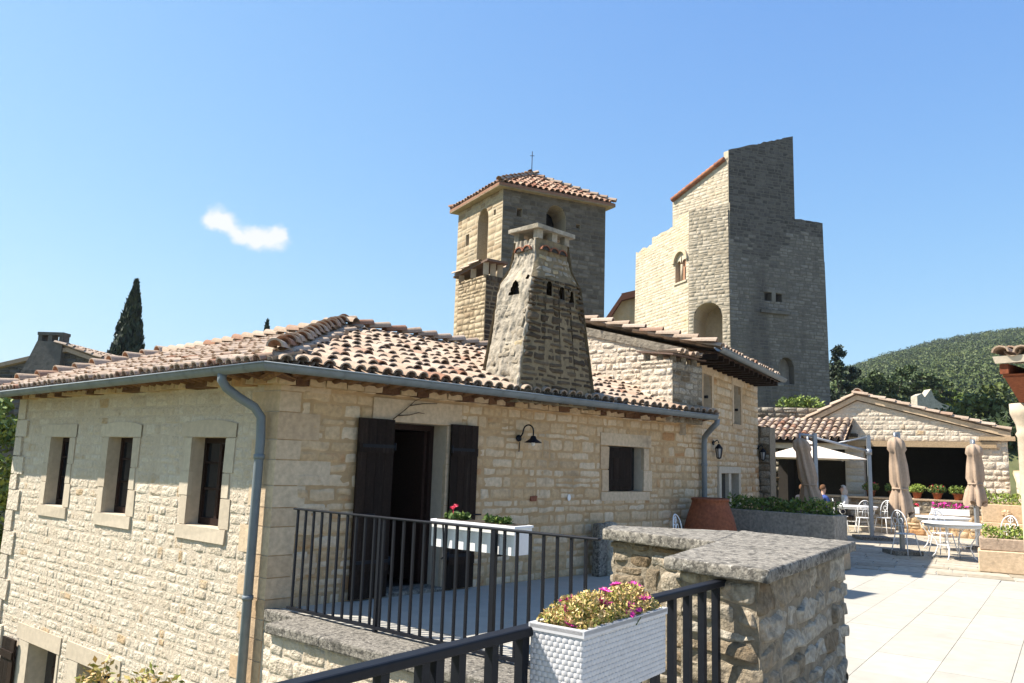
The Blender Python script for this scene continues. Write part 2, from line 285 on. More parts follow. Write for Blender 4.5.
def rubble(mb, F, u0, u1, z0, z1, holes=(), top=None, hs=(.12, .2), ws=(.16, .42), d=.022, gap=.016, res=(6, 4), rough=.012, tops=None, mi=(0, 1), wob=.02, p=5, back=True, stones=True, seed=1, split=.12, bn=0, rlo=0, rhi=1, cr=.10, mix=None):
    """coursed rubble: every stone a lumpy block of its own standing proud of a mortar bed"""
    rs = random.Random(seed)
    T = top or (lambda u: z1)
    if back:
        us = sorted(set([u0, u1] + [x for h in holes for x in h.us() if u0 < x < u1] + list(tops or [])))
        for a, b in zip(us, us[1:]):
            e = 1e-4; hs_ = sorted([h for h in holes if h.u0 <= a+e and h.u1 >= b-e], key=lambda h: h.z0)
            lo = (z0, z0)
            for h in hs_:
                if h.z0 > max(lo)+e: mb.add([F(a, bn, lo[0]), F(b, bn, lo[1]), F(b, bn, h.z0), F(a, bn, h.z0)], [(0, 1, 2, 3)], mi[1])
                lo = (h.top(a), h.top(b))
            ta, tb = T(a), T(b)
            if ta > lo[0] or tb > lo[1]: mb.add([F(a, bn, lo[0]), F(b, bn, lo[1]), F(b, bn, max(tb, lo[1])), F(a, bn, max(ta, lo[0]))], [(0, 1, 2, 3)], mi[1])
    if not stones: return
    nx, ny = max(3, res[0]), max(3, res[1])
    def stone(a, b, za, zb):
        if b-a < .03 or zb-za < .03: return
        tm = min(T(a), T((a+b)/2), T(b))
        if zb > tm+.02:
            zb = tm-.004
            if zb-za < .04: return
        for h in holes:
            sp = h.span((za+zb)/2)
            if sp and sp[0] < (a+b)/2 < sp[1]: return
        dd = d*rs.uniform(.55, 1.25); tx, tz = rs.uniform(-.25, .25), rs.uniform(-.25, .25); sd = rs.uniform(0, 99)
        vs = []; hu, hz = (b-a)/2, (zb-za)/2; cu, cz = (a+b)/2, (za+zb)/2
        ex, ez = min(.3, .014/hu+.03), min(.4, .014/hz+.03)
        SX = [-1, -1+ex] + [(-1+ex)+(2-2*ex)*k/(nx-2) for k in range(1, nx-2)] + [1-ex, 1]
        SZ = [-1, -1+ez] + [(-1+ez)+(2-2*ez)*k/(ny-2) for k in range(1, ny-2)] + [1-ez, 1]
        for j, t in enumerate(SZ):
            for i, s_ in enumerate(SX):
                rim = i in (0, nx) or j in (0, ny)
                cut = 1-cr*(abs(s_)*abs(t))**4
                x, z = cu+s_*hu*cut, cz+t*hz*cut
                edge = max(abs(s_), abs(t))**2
                x += noise.noise((x*6, z*6, sd))*wob*edge; z += noise.noise((x*6, z*6, sd+31))*wob*edge*.7
                dep = -.005 if rim else dd*(1+.35*(tx*s_+tz*t)) + rough*noise.noise((x*8, z*8, sd+7))
                vs.append(F(x, bn+max(dep, -.005), z))
        fs = [(j*(nx+1)+i, j*(nx+1)+i+1, (j+1)*(nx+1)+i+1, (j+1)*(nx+1)+i) for j in range(ny) for i in range(nx)]
        r_ = rs.random(); mb.add(vs, fs, mix[0] if mix and rs.random() < mix[1](cu, cz) else mi[0], rlo+(rhi-rlo)*r_, True)
    zmax = max([T(u0), T(u1), z1] + [T(t) for t in (tops or [])])
    z = z0
    while z < zmax-.04:
        h = rs.uniform(*hs); zb = z+h
        if zmax-zb < hs[0]*.6: zb = zmax
        spans = [(u0, u1)]
        for hl in holes:
            sp = hl.span((z+zb)/2)
            if sp:
                ns = []
                for a, b in spans:
                    if sp[1] <= a or sp[0] >= b: ns.append((a, b)); continue
                    if sp[0] > a: ns.append((a, sp[0]))
                    if sp[1] < b: ns.append((sp[1], b))
                spans = ns
        for a, b in spans:
            x = a
            while x < b-.02:
                wd = rs.uniform(*ws); xb = x+wd
                if b-xb < ws[0]*.7: xb = b
                if rs.random() < split and zb-z > .15:
                    zm = z+(zb-z)*rs.uniform(.4, .6)
                    stone(x+gap/2, xb-gap/2, z+gap/2, zm-gap/2); stone(x+gap/2, xb-gap/2, zm+gap/2, zb-gap/2)
                else: stone(x+gap/2, xb-gap/2, z+gap/2, zb-gap/2)
                x = xb
        z = zb

def reveal(mb, F, h, depth, mi=0, dark=None, n0=0):
    """inner faces of an opening"""
    us = h.us()
    mb.add([F(h.u0, n0, h.z0), F(h.u0, -depth, h.z0), F(h.u0, -depth, h.top(h.u0)), F(h.u0, n0, h.top(h.u0))], [(0, 1, 2, 3)], mi)
    mb.add([F(h.u1, n0, h.z0), F(h.u1, -depth, h.z0), F(h.u1, -depth, h.top(h.u1)), F(h.u1, n0, h.top(h.u1))], [(3, 2, 1, 0)], mi)
    mb.add([F(h.u0, n0, h.z0), F(h.u1, n0, h.z0), F(h.u1, -depth, h.z0), F(h.u0, -depth, h.z0)], [(0, 1, 2, 3)], mi)
    for a, b in zip(us, us[1:]):
        mb.add([F(a, n0, h.top(a)), F(b, n0, h.top(b)), F(b, -depth, h.top(b)), F(a, -depth, h.top(a))], [(3, 2, 1, 0)], mi)

def tiles(mb, o, d, upv, inside, umax, vmax, su=.188, sv=.33, r=.081, L=.46, u0=0, jit=1, mi=0, pans=True, seg=6, lift=.032):
    """canal tiles: rows of covers over pans; o origin at the eave, d along it, upv up the slope"""
    o, d, upv = Vector(o), Vector(d), Vector(upv); nrm = d.cross(upv).normalized()
    if nrm.z < 0: nrm = -nrm
    def one(u, v, ln, ra, rb, conv, za, zb, rot, rnd):
        vs = []
        ax = (upv + d*rot).normalized(); sd = (d - ax*d.dot(ax)).normalized()
        base = o + d*u + upv*v
        for (t, rr, zz) in ((0, ra, za), (ln, rb, zb)):
            for k in range(seg+1):
                a = math.pi*k/seg
                vs.append(base + ax*t + sd*(-math.cos(a)*rr) + nrm*(zz + conv*math.sin(a)*rr*.85))
        n1 = seg+1
        fs = [(k, k+1, n1+k+1, n1+k) for k in range(seg)]
        mb.add(vs, fs, mi, rnd, True)
        if conv > 0:   # thickness at the lower end and hollow underside
            th = .020; w2 = []
            for (t, rr, zz) in ((0, ra-th, za), (ln*.6, rb-th, zb)):
                for k in range(n1):
                    a = math.pi*k/seg; w2.append(base + ax*t + sd*(-math.cos(a)*rr) + nrm*(zz + math.sin(a)*rr*.85))
            mb.add(vs[:n1]+w2[:n1], [(n1+k, n1+k+1, k+1, k) for k in range(seg)], mi, rnd)
            mb.add(w2, [(n1+k, n1+k+1, k+1, k) for k in range(seg)], mi, rnd*.6)  # inner side toned darker, shade of the hollow put into the colour
    nu, nv = int((umax-u0)/su)+2, int(vmax/sv)+2
    for j in range(nv):
        for i in range(nu):
            u, v = u0+i*su, j*sv
            ju, jv = random.gauss(0, .010)*jit, random.gauss(0, .045)*jit if j else random.gauss(0, .012)*jit
            if inside(u, v+.1):
                rn = min(1, max(0, random.gauss(.58, .24)))
                if random.random() < .035: rn *= .3
                one(u+ju, v+jv, L, r*random.uniform(.95, 1.08), r*.80, 1, .012+lift+random.gauss(0, .008)*jit, .006, random.gauss(0, .03)*jit, rn)
            if pans and inside(u+su/2, v+.1):
                one(u+su/2, v, L, r*.9, r*1.0, -1, .058, .035, 0, random.uniform(.2, .8))
def ridge(mb, a, b, r=.115, L=.42, step=.34, mi=0, seg=7):
    a, b = Vector(a), Vector(b); d = (b-a).normalized(); side = d.cross(Vector((0, 0, 1))).normalized(); nz_ = side.cross(d).normalized()
    n = int((b-a).length/step)+1
    for i in range(n):
        t = i*step; ra, rb = r*random.uniform(1, 1.12), r*.82; rnd = min(1, max(0, random.gauss(.5, .28)))
        off = side*random.gauss(0, .012); za = random.uniform(.01, .03)
        rows = []
        for (tt, rr, zz) in ((t, ra, za+.03), (t+L, rb, -.01)):
            rows += [a + d*tt + off + side*(-math.cos(math.pi*k/seg)*rr) + nz_*(zz + math.sin(math.pi*k/seg)*rr) for k in range(seg+1)]
        n1 = seg+1
        mb.add(rows, [(k, k+1, n1+k+1, n1+k) for k in range(seg)], mi, rnd, True)
        inn = [a + d*t + off + side*(-math.cos(math.pi*k/seg)*(ra-.022)) + nz_*(za+.03 + math.sin(math.pi*k/seg)*(ra-.022)) for k in range(n1)]
        mb.add(rows[:n1]+inn, [(n1+k, n1+k+1, k+1, k) for k in range(seg)], mi, rnd)
        mb.add(inn+[a+d*(t+.1)+off+nz_*(za+.03)], [(k, k+1, n1) for k in range(seg)], mi, 0)  # darkest tone closes the hollow, standing in for its shade

def leafcloud(mb, C, size, mi=0, R=None, flat=0., asp=.6):
    C = np.asarray(C, float); n = len(C)
    if n == 0: return
    a = np.random.normal(size=(n, 3)); b = np.random.normal(size=(n, 3))
    if flat: a[:, 2] *= (1-flat); b[:, 2] *= (1-flat)
    a /= np.linalg.norm(a, axis=1, keepdims=True); b -= a*(a*b).sum(1, keepdims=True); b /= np.linalg.norm(b, axis=1, keepdims=True)
    sz = size*np.random.uniform(.6, 1.35, (n, 1)); a = a*sz; b = b*sz*asp
    V = np.stack([C-a, C-b*.9, C+a, C+b*.9], 1)
    mb.quads(V, mi, R)
def shell(n, c, r, inner=.35):
    d = np.random.normal(size=(n, 3)); d /= np.linalg.norm(d, axis=1, keepdims=True)
    return np.array(c) + d*np.array(r)*np.random.uniform(inner, 1, (n, 1))**.6

# =================================================================== FRAMES (metres; terrace floor z = 0)
K = Vector((-2.64, 8.98, 0))
FB = Fr(K, 46.4)            # door facade, outward to the terrace
FA = Fr(K, 128.6)           # street facade lies at u < 0, balcony edge at u > 0
FH = Fr((3.55, 14.88), 31)  # annex front
FG = Fr(FH.xy(-.55), -52+180)   # annex gable, u < 0 going away; outward to the house roof
FQ = Fr((11.5, 26.0), 121)  # barn front
FP = Fr((11.74, 24.78), 121)

# =================================================================== GROUND
mb = MB()
def gz(x, y):
    t = min(1, max(0, (y-28-.25*max(0, 6-x))/14)); t = t*t*(3-2*t)
    k = min(1, max(0, (x+16)/14))
    return -4.2 + t*k*8.2
gx = np.concatenate([np.linspace(-420, -60, 8), np.linspace(-50, 60, 45), np.linspace(70, 680, 9)])
gy = np.concatenate([np.linspace(-140, -30, 5), np.linspace(-25, 80, 43), np.linspace(100, 580, 10)])
vs = [(x, y, gz(x, y)) for y in gy for x in gx]; nx_ = len(gx)
mb.add(vs, [(j*nx_+i, j*nx_+i+1, (j+1)*nx_+i+1, (j+1)*nx_+i) for j in range(len(gy)-1) for i in range(nx_-1)], smooth=True)
tag(mb.build('ground', M_dirt), kind='structure')

# wooded hill
def ridge_z(x):
    pts = [(-400, 0), (40, 0), (110, 22), (150, 40), (172, 50), (190, 57), (208, 64), (230, 70.5), (276, 78), (330, 88), (420, 102), (900, 112)]
    for (a, za), (b, zb) in zip(pts, pts[1:]):
        if a <= x <= b: return za+(zb-za)*(x-a)/(b-a)
    return 0 if x < 0 else 100
def hill_z(x, y):
    t = min(1, max(0, (y-75)/345)); t = t**1.15
    return ridge_z(x*420/max(y, 120))*t + 4*noise.noise((x*.012, y*.012, 0))*t - 1 + (3 if y > 100 else 0)
hx = np.linspace(20, 640, 90); hy = np.linspace(76, 520, 60)
mb = MB(); vs = [(x, y, hill_z(x, y)-(max(0, y-430)*.3)) for y in hy for x in hx]; n = len(hx)
mb.add(vs, [(j*n+i, j*n+i+1, (j+1)*n+i+1, (j+1)*n+i) for j in range(len(hy)-1) for i in range(n-1)], smooth=True)
tag(mb.build('hill', M_dirt), kind='structure')
def np_leaves(name, C, size, R, M, parent=None, asp=.7):
    n = len(C); a = np.random.normal(size=(n, 3)); b = np.random.normal(size=(n, 3))
    a /= np.linalg.norm(a, axis=1, keepdims=True); b -= a*(a*b).sum(1, keepdims=True); b /= np.linalg.norm(b, axis=1, keepdims=True)
    sz = size*np.random.uniform(.6, 1.35, (n, 1)); a = a*sz; b = b*sz*asp
    V = np.stack([C-a, C-b*.9, C+a, C+b*.9], 1).reshape(-1, 3).astype(np.float32)
    me = bpy.data.meshes.new(name); me.vertices.add(4*n); me.vertices.foreach_set('co', V.ravel())
    me.loops.add(4*n); me.loops.foreach_set('vertex_index', np.arange(4*n, dtype=np.int32))
    me.polygons.add(n); me.polygons.foreach_set('loop_start', np.arange(0, 4*n, 4, dtype=np.int32)); me.update(calc_edges=True)
    at = me.attributes.new('rnd', 'FLOAT', 'FACE'); at.data.foreach_set('value', np.asarray(R, np.float32)); me.materials.append(M)
    o = bpy.data.objects.new(name, me); COL.objects.link(o); o.parent = parent; return o
cents = []; rr_ = []
for k in range(11000):
    y = 85+345*random.random()**.75; x = y*random.uniform(.34, .78)
    z = hill_z(x, y); r = random.uniform(1.1, 2.9)*(1 if y > 160 else .8); base = min(1, max(0, .45+.5*noise.noise((x*.02, y*.02, 3))+random.gauss(0, .22)))
    m_ = 55 if y > 220 else 110
    d = np.random.normal(size=(m_, 3)); d /= np.linalg.norm(d, axis=1, keepdims=True); d[:, 2] = np.abs(d[:, 2])*1.15-.15
    cents.append(np.array([x, y, z+r*.5]) + d*r*np.random.uniform(.7, 1.1, (m_, 1)))
    rr_.append(np.clip(base*.8+.2*np.random.rand(m_), 0, 1))
tag(np_leaves('hill_forest', np.concatenate(cents), .36, np.concatenate(rr_), L_for), 'dense green oak wood covering the far hillside', 'forest', kind='stuff')

# terrace
nr = Fr((1.06, 3.98), 38.1)           # line of the near railing, u < 0 towards the camera
mb = MB()
edge = [FA.xy(0, -.02), FA.xy(.6, 0), FA.xy(4.3, 0), (1.0, 5.4), (.9, 4.4), nr.xy(.05), nr.xy(-9)]
poly = [nr.xy(-9), (20, -5.5), (34, -3), (34, 34), FB.xy(24, .02), FB.xy(0, .02)]
plan = list(reversed([FA.xy(.0, 0), FA.xy(4.3, 0), (1.05, 5.45), (.86, 4.2), nr.xy(0), nr.xy(-9), (20, -5.5), (34, -3), (34, 34), (18, 34), FB.xy(14, .02)]))
plan = plan[::-1]
mb.prism(plan, -.35, 0, 0, .5)
# slab joints: narrow strips let in 3 mm proud of nothing: real shallow grooves are replaced by thin sheets
FJ = Fr((3.09, 7.15), 35.6)
def sheet(mb, F, u0, u1, n0, n1, z, mi=0, rnd=None): mb.add([F(u0, n0, z), F(u1, n0, z), F(u1, n1, z), F(u0, n1, z)], [(0, 1, 2, 3)], mi, rnd)
floor = mb.build('terrace_floor', M_slab); tag(floor, kind='structure')
mb = MB()
for k in range(-7, 16):
    nn = k*.56
    rows = int(11/.86)
    for q in range(-9, 11):
        u0 = q*.92 + (.46 if k % 2 else 0)
        p = FJ(u0+.4, nn+.28, 0)
        # keep clear of the pier, stair void, and the old paving
        if p.y > 14.6-.55*(p.x-6.2): continue
        if (p - FB(0, 0, 0)).dot(FB.n) < .6: continue
        if (p - nr(0, 0, 0)).dot(nr.n) < .35 and p.y < 8.6 - .8*(p.x+2): continue
        if 0.1 < p.x < 2.9 and 3.3 < p.y < 6.9 and p.x < 2.5-.0*(p.y): continue
        g = .0024; fbox(mb, FJ, u0+g, u0+.92-g, nn+g, nn+.56-g, .001, .009+random.uniform(0, .0015), 0, random.random())
tag(mb.build('paving_slabs', M_slab), kind='structure')
mb = MB()
FO = Fr((6.15, 14.75), 118)
rs = random.Random(5); v = .0
while v < 13:
    h = rs.uniform(.35, .6); u = -1.2+rs.uniform(-.2, .2)
    while u < 8.5:
        w_ = rs.uniform(.4, .95); g = .012
        fbox(mb, FO, u+g, u+w_-g, -v-h+g, -v-g, .001, .010+rs.uniform(0, .006), 0, rs.random()); u += w_
    v += h
tag(mb.build('old_paving', M_oldpav), kind='structure')

# =================================================================== MAIN HOUSE
house = thing('stone_house', 'long pale stone house with canal tile hip roof and open dark shutters by the balcony', 'house', K)
dB = Hole(1.55, 2.47, -.02, 2.17); wB = Hole(5.93, 6.89, 1.28, 2.03)
A3 = Hole(-1.81, -1.03, .80, 1.89); A2 = Hole(-4.10, -3.36, .80, 1.88); A1 = Hole(-6.11, -5.40, .80, 1.87)
LW1 = Hole(-6.02, -5.0, -2.7, -1.30); LW2 = Hole(-4.3, -3.3, -2.7, -1.30)
mb = MB()
surA = [Hole(h.u0-.20, h.u1+.20, h.z0-.2, h.z1+.22) for h in (A3, A2, A1)] + [Hole(-6.5, -4.9, -2.7, -1.06), Hole(-4.72, -3.06, -2.7, -1.06)]
inA = [A3, A2, A1, LW1, LW2]
rubble(mb, FA, -7.5, -.32, -4.2, 2.62, surA, hs=(.075, .17), ws=(.08, .40), d=.004, gap=.007, rough=.009, res=(8, 6), seed=3, back=False, wob=.025)
def bed(mb, F, u0, u1, z0, z1, holes, mi):
    rubble(mb, F, u0, u1, z0, z1, holes, stones=False, mi=(mi, mi))
bed(mb, FA, -7.5, 0, -4.2, 2.62, inA, 1)
surB = [Hole(1.27, 2.72, -.02, 2.46), Hole(5.72, 7.1, 1.12, 2.25)]
rubble(mb, FB, .27, 8.75, -.02, 2.62, surB, hs=(.08, .19), ws=(.10, .46), d=.009, gap=.020, rough=.012, res=(7, 5), seed=9, mi=(2, 3), back=False, wob=.035, split=.22)
bed(mb, FB, 0, 8.75, -.3, 2.62, [dB, wB], 3)
# quoins round the corner
z = -4.2; k = 0
while z < 2.55:
    h = random.uniform(.20, .32); la, lb = ((random.uniform(.4, .6), random.uniform(.25, .4)) if k % 2 else (random.uniform(.25, .35), random.uniform(.45, .8))); g = .006
    pa, pb = FA(-la, .010, 0), FB(lb, .010, 0)
    ca = FA(0, .02, 0); cb = FB(0, .02, 0); corner = K + (FA.n+FB.n)*.010*.87
    z1_ = min(z+h, 2.6)
    pl = [(pa.x, pa.y), (corner.x, corner.y), (pb.x, pb.y), FB.xy(lb, -.06), FA.xy(-.05, -.12), FA.xy(-la, -.06)]
    mb.prism(pl, z+g, z1_-g, 4, random.random()); z += h; k += 1
# rear and side walls, dark inside
for a, b in [(FA(-7.5, 0, 0), FA(-7.5, -6.6, 0)), (FA(-7.5, -6.6, 0), FA(-.3, -6.6, 0)), (FB(5, -6.2, 0), FB(8.75, -6.2, 0)), (FB(8.75, -6.2, 0), FB(8.75, 0, 0))]:
    mb.add([(a.x, a.y, -4.2), (b.x, b.y, -4.2), (b.x, b.y, 2.62), (a.x, a.y, 2.62)], [(0, 1, 2, 3)], 1)
for h in (A3, A2, A1): reveal(mb, FA, h, .24, 5)
for h in (LW1, LW2): reveal(mb, FA, h, .3, 5)
reveal(mb, FB, dB, .34, 5); reveal(mb, FB, wB, .22, 5)
mb.prism([FB.xy(.2, -.34), FB.xy(8.6, -.34), FB.xy(8.6, -5.8), FB.xy(.8, -5.8)], -.06, -.01, 6)
mb.add([FB(.9, -2.6, 0), FB(5, -2.6, 0), FB(5, -2.6, 2.6), FB(.9, -2.6, 2.6)], [(0, 1, 2, 3)], 6)
mb.add([FB(.9, -.3, 0), FB(.9, -2.6, 0), FB(.9, -2.6, 2.6), FB(.9, -.3, 2.6)], [(0, 1, 2, 3)], 6)
mb.add([FB(4.2, -.3, 0), FB(4.2, -2.6, 0), FB(4.2, -2.6, 2.6), FB(4.2, -.3, 2.6)], [(0, 1, 2, 3)], 6)
# left verge quoins of the street facade
z = -4.2; k = 0
while z < 2.5:
    h = random.uniform(.25, .4); l = .42 if k % 2 else .26
    fbox(mb, FA, -7.53, -7.5+l, -.2, .035, z+.008, min(z+h, 2.6)-.008, 4 if 0 else 0, random.uniform(.4, .9), .006); z += h; k += 1
# tiled corbel under the eaves
def soffit(F, ua, ub):
    n_ = int((ub-ua)/.2)
    mb.add([F(ua, .0, 2.55), F(ub, .0, 2.55), F(ub, .44, 2.655), F(ua, .44, 2.655)], [(0, 1, 2, 3)], 7)
    for i in range(n_):
        u = ua+(i+.5)*.2
        mb.tube([F(u, -.02, 2.575), F(u, .2, 2.61), F(u, .38, 2.64)], [.05, .05, .045], 8, 7, rnd=random.random())
soffit(FA, -7.9, .30); soffit(FB, -.30, 8.55)
for F_, a_, b_ in ((FA, -7.5, .12), (FB, -.12, 8.55)):
    u_ = a_
    while u_ < b_:
        w_ = random.uniform(.14, .32); fbox(mb, F_, u_+.006, min(b_, u_+w_)-.006, -.02, .15+random.uniform(0, .03), 2.50+random.uniform(0, .015), 2.585, random.choice((2, 2, 7, 4)), random.random()*.5, .004); u_ += w_
house_wall = mb.build('wall', [M_stoneA, M_mortA, M_stoneB, M_mortB, M_quoin, M_dress, M_dark, MATS['eave_tile']], house)

# --- roof
TP = math.tan(math.radians(18.6)); EO = .45
half = math.radians((180-(128.6-46.4))/2); ct = 1/math.tan(half)
Ke = K + (FA.n+FB.n)*(EO/(1+FA.n.dot(FB.n)))
EB = Fr(Ke, 46.4); EA = Fr(Ke, 128.6)
zE, RH = 2.69, 3.3
def roof_pt(F, u, p): return F(u, -p, zE+p*TP - (.013*max(0, -u-.3) if F is EA else 0))
cs = math.cos(math.atan(TP))
def upvec(F): return (Vector((0, 0, TP)) - F.n).normalized()
mb = MB()
deck = [roof_pt(EB, 0, 0), roof_pt(EB, 8.95, 0), roof_pt(EB, 8.95, RH), roof_pt(EB, RH*ct, RH)]
dk = Vector((0, 0, -.0))
mb.add(deck, [(0, 1, 2, 3)], 1); mb.add([roof_pt(EA, 0, 0), roof_pt(EA, -RH*ct, RH), roof_pt(EA, -8.75, RH), roof_pt(EA, -8.75, 0)], [(0, 1, 2, 3)], 1)
ap = roof_pt(EB, RH*ct, RH)
bk = [EB(9.25, -2*RH, zE), EB(RH*ct+2*RH*.8, -2*RH, zE)]
vin = ap + (ap-roof_pt(EB, 0, 0))*1.0; vin.z = zE
mb.add([roof_pt(EB, 9.25, RH), ap, vin, EB(9.25, -2*RH, zE)], [(3, 2, 1, 0)], 1)
mb.add([ap, roof_pt(EA, -8.75, RH), EA(-8.75, -2*RH, zE), vin], [(0, 1, 2, 3)], 1)
inB = lambda u, v: v*cs*ct-.05 < u < 8.95 and -.2 < v*cs < RH
inA_ = lambda u, v: v*cs*ct-.05 < u < 8.75 and -.2 < v*cs < RH
tiles(mb, roof_pt(EB, 0, 0), EB.d, upvec(EB), inB, 9.2, RH/cs)
tiles(mb, roof_pt(EA, 0, 0), (-EA.d+Vector((0, 0, -.013))).normalized(), upvec(EA), inA_, 8.75, RH/cs)
# verge on the street-side end: a double course with lifted tile ends
for j in range(11):
    p = j*.32
    a, b = roof_pt(EA, -8.78, p), roof_pt(EA, -8.78, p+.44); a.z += .06; b.z += .02
    ridge(mb, a, b, r=.13, L=.44, step=9, seg=6)
roof = mb.build('roof', [M_tile, M_tiledark], house)
mb = MB()
ridge(mb, roof_pt(EB, .12, .10)+Vector((0, 0, .10)), ap+Vector((0, 0, .10)), r=.098, step=.29)
mb.build('hip_tiles', M_tile, roof)
mb = MB(); ridge(mb, roof_pt(EB, 9.2, RH)+Vector((0, 0, .07)), ap+Vector((0, 0, .10)), r=.10)
mb.build('ridge_tiles', M_tile, roof)
mb = MB(); ridge(mb, roof_pt(EA, -8.75, RH)+Vector((0, 0, .05)), ap+Vector((0, 0, .08)), r=.095)
mb.build('ridge_tiles', M_tile, roof)

# --- gutter
def gutter_run(mb, pts, r=.085, seg=8, step=.62, lip=.012):
    pts = [Vector(p) for p in pts]; n1 = seg+1
    ds = [(b-a).normalized() for a, b in zip(pts, pts[1:])]
    sds = []
    for i in range(len(pts)):
        l = [d.cross(Vector((0, 0, 1))) for d in (ds[max(i-1, 0)], ds[min(i, len(ds)-1)])]
        m_ = (l[0]+l[1]).normalized(); sds.append(m_/max(.3, m_.dot(l[0].normalized())))
    def prof(rad, c0, sd): return [c0 + sd*(-math.cos(math.pi*k/seg)*rad) + Vector((0, 0, -math.sin(math.pi*k/seg)*rad*.95)) for k in range(n1)]
    for i in range(len(pts)-1):
        a, b = pts[i], pts[i+1]
        for rad, fl in ((r, 0), (r-.006, 1)):
            mb.add(prof(rad, a, sds[i])+prof(rad, b, sds[i+1]), [(k, k+1, n1+k+1, n1+k) if fl else (k, n1+k, n1+k+1, k+1) for k in range(seg)], 0, None, True)
        for s_ in (-1, 1): mb.tube([a+sds[i]*r*s_, b+sds[i+1]*r*s_], lip, 6)
        L = (b-a).length; t = .3; sd = ds[i].cross(Vector((0, 0, 1))).normalized()
        while t < L-.1:
            q = a+ds[i]*t; mb.add(prof(r+.006, q, sd)+prof(r+.006, q+ds[i]*.03, sd), [(k, n1+k, n1+k+1, k+1) for k in range(seg)], 0, None, True); t += step
mb = MB(); GO = .08
Kg = K + (FA.n+FB.n)*((EO+GO)/(1+FA.n.dot(FB.n)))
GA, GB = Fr(Kg, 128.6), Fr(Kg, 46.4); zG = 2.665
gutter_run(mb, [GA(-8.7, 0, zG-.11), GA(0, 0, zG), GB(8.8, 0, zG)])
mb.add([GB(8.8, -.085, zG), GB(8.8, .085, zG), GB(8.8, .06, zG-.06), GB(8.8, 0, zG-.083), GB(8.8, -.06, zG-.06)], [(0, 1, 2, 3, 4)])
mb.build('gutter', M_zinc, house)
mb = MB()
pts = [FA(-.38, EO+GO, zG-.06), FA(-.38, EO+GO, zG-.15), FA(-.37, EO+.02, zG-.23), FA(-.31, .34, zG-.33), FA(-.23, .18, zG-.43), FA(-.19, .11, zG-.54), FA(-.18, .10, zG-.75), FA(-.18, .10, -4.1)]
mb.tube(pts, .052, 12)
for zz in (1.65, .1, -.9, -2.4): mb.tube([FA(-.18, .10, zz), FA(-.18, .10, zz+.05)], .062, 12)
mb.build('downspout', M_zinc, house)
mb = MB()
pts = [FB(8.42, EO+GO, zG-.06), FB(8.42, EO+GO, zG-.13), FB(8.44, EO-.02, zG-.20), FB(8.56, .24, zG-.30), FB(8.64, .12, zG-.38), FB(8.66, .1, zG-.5), FB(8.66, .1, .02)]
mb.tube(pts, .052, 12)
for zz in (1.75, .9): mb.tube([FB(8.66, .1, zz), FB(8.66, .1, zz+.05)], .062, 12)
mb.build('downspout', M_zinc, house)

# --- street windows
def blk(mb, F, u0, u1, z0, z1, n1=.016, mi=0, n0=-.04): fbox(mb, F, u0, u1, n0, n1, z0, z1, mi, None, .004)
for i, h in enumerate((A3, A2, A1)):
    m_ = MB(); e = .2
    # lintel with slightly arched top
    l0, l1 = h.u0-e-.04, h.u1+e+.02; N = 8
    prof = [(l0+(l1-l0)*k/N, h.z1+.17+.055*(1-((2*k/N-1)**2)) if i != 2 else h.z1+.2) for k in range(N+1)]
    vs = [FA(a, .018, h.z1+.006) for a, b in prof] + [FA(a, .018, b) for a, b in prof] + [FA(a, -.04, b) for a, b in prof]; n1 = N+1
    m_.add(vs, [(k, k+1, n1+k+1, n1+k) for k in range(N)] + [(n1+k, n1+k+1, 2*n1+k+1, 2*n1+k) for k in range(N)], 0)
    zz = h.z0; jl = [.42, .34, .36]
    for s_ in (0, 1):
        zc = h.z0+.006; k = s_
        for hh in (.36, .30, h.z1-h.z0-.66):
            wd = e if k % 2 else e*.72; k += 1
            if s_ == 0: blk(m_, FA, h.u0-wd, h.u0+.002, zc, zc+hh-.012)
            else: blk(m_, FA, h.u1-.002, h.u1+wd, zc, zc+hh-.012)
            zc += hh
    fr = m_.build('window', M_dress, house)
    m_ = MB(); blk(m_, FA, h.u0-.18, h.u1+.16, h.z0-.17, h.z0-.004, .028); m_.build('sill', M_dress, fr)
    m_ = MB(); d = .17
    for a, b, c0, c1 in [(h.u0, h.u0+.06, h.z0, h.z1), (h.u1-.06, h.u1, h.z0, h.z1), (h.u0+.06, h.u1-.06, h.z1-.07, h.z1), (h.u0+.06, h.u1-.06, h.z0, h.z0+.09), (h.c-.03, h.c+.03, h.z0+.09, h.z1-.07)]: fbox(m_, FA, a+.002, b-.002, -d-.05, -d, c0+.002, c1-.002)
    for zf in (.4, .7):
        zq = h.z0+(h.z1-h.z0)*zf; fbox(m_, FA, h.u0+.064, h.c-.034, -d-.04, -d-.008, zq, zq+.028); fbox(m_, FA, h.c+.034, h.u1-.064, -d-.04, -d-.008, zq, zq+.028)
    cs_ = m_.build('casement', M_wood2, fr)
    m_ = MB(); fbox(m_, FA, h.u0+.01, h.u1-.01, -d-.047, -d-.035, h.z0+.01, h.z1-.01); m_.build('pane', M_glass, fr)
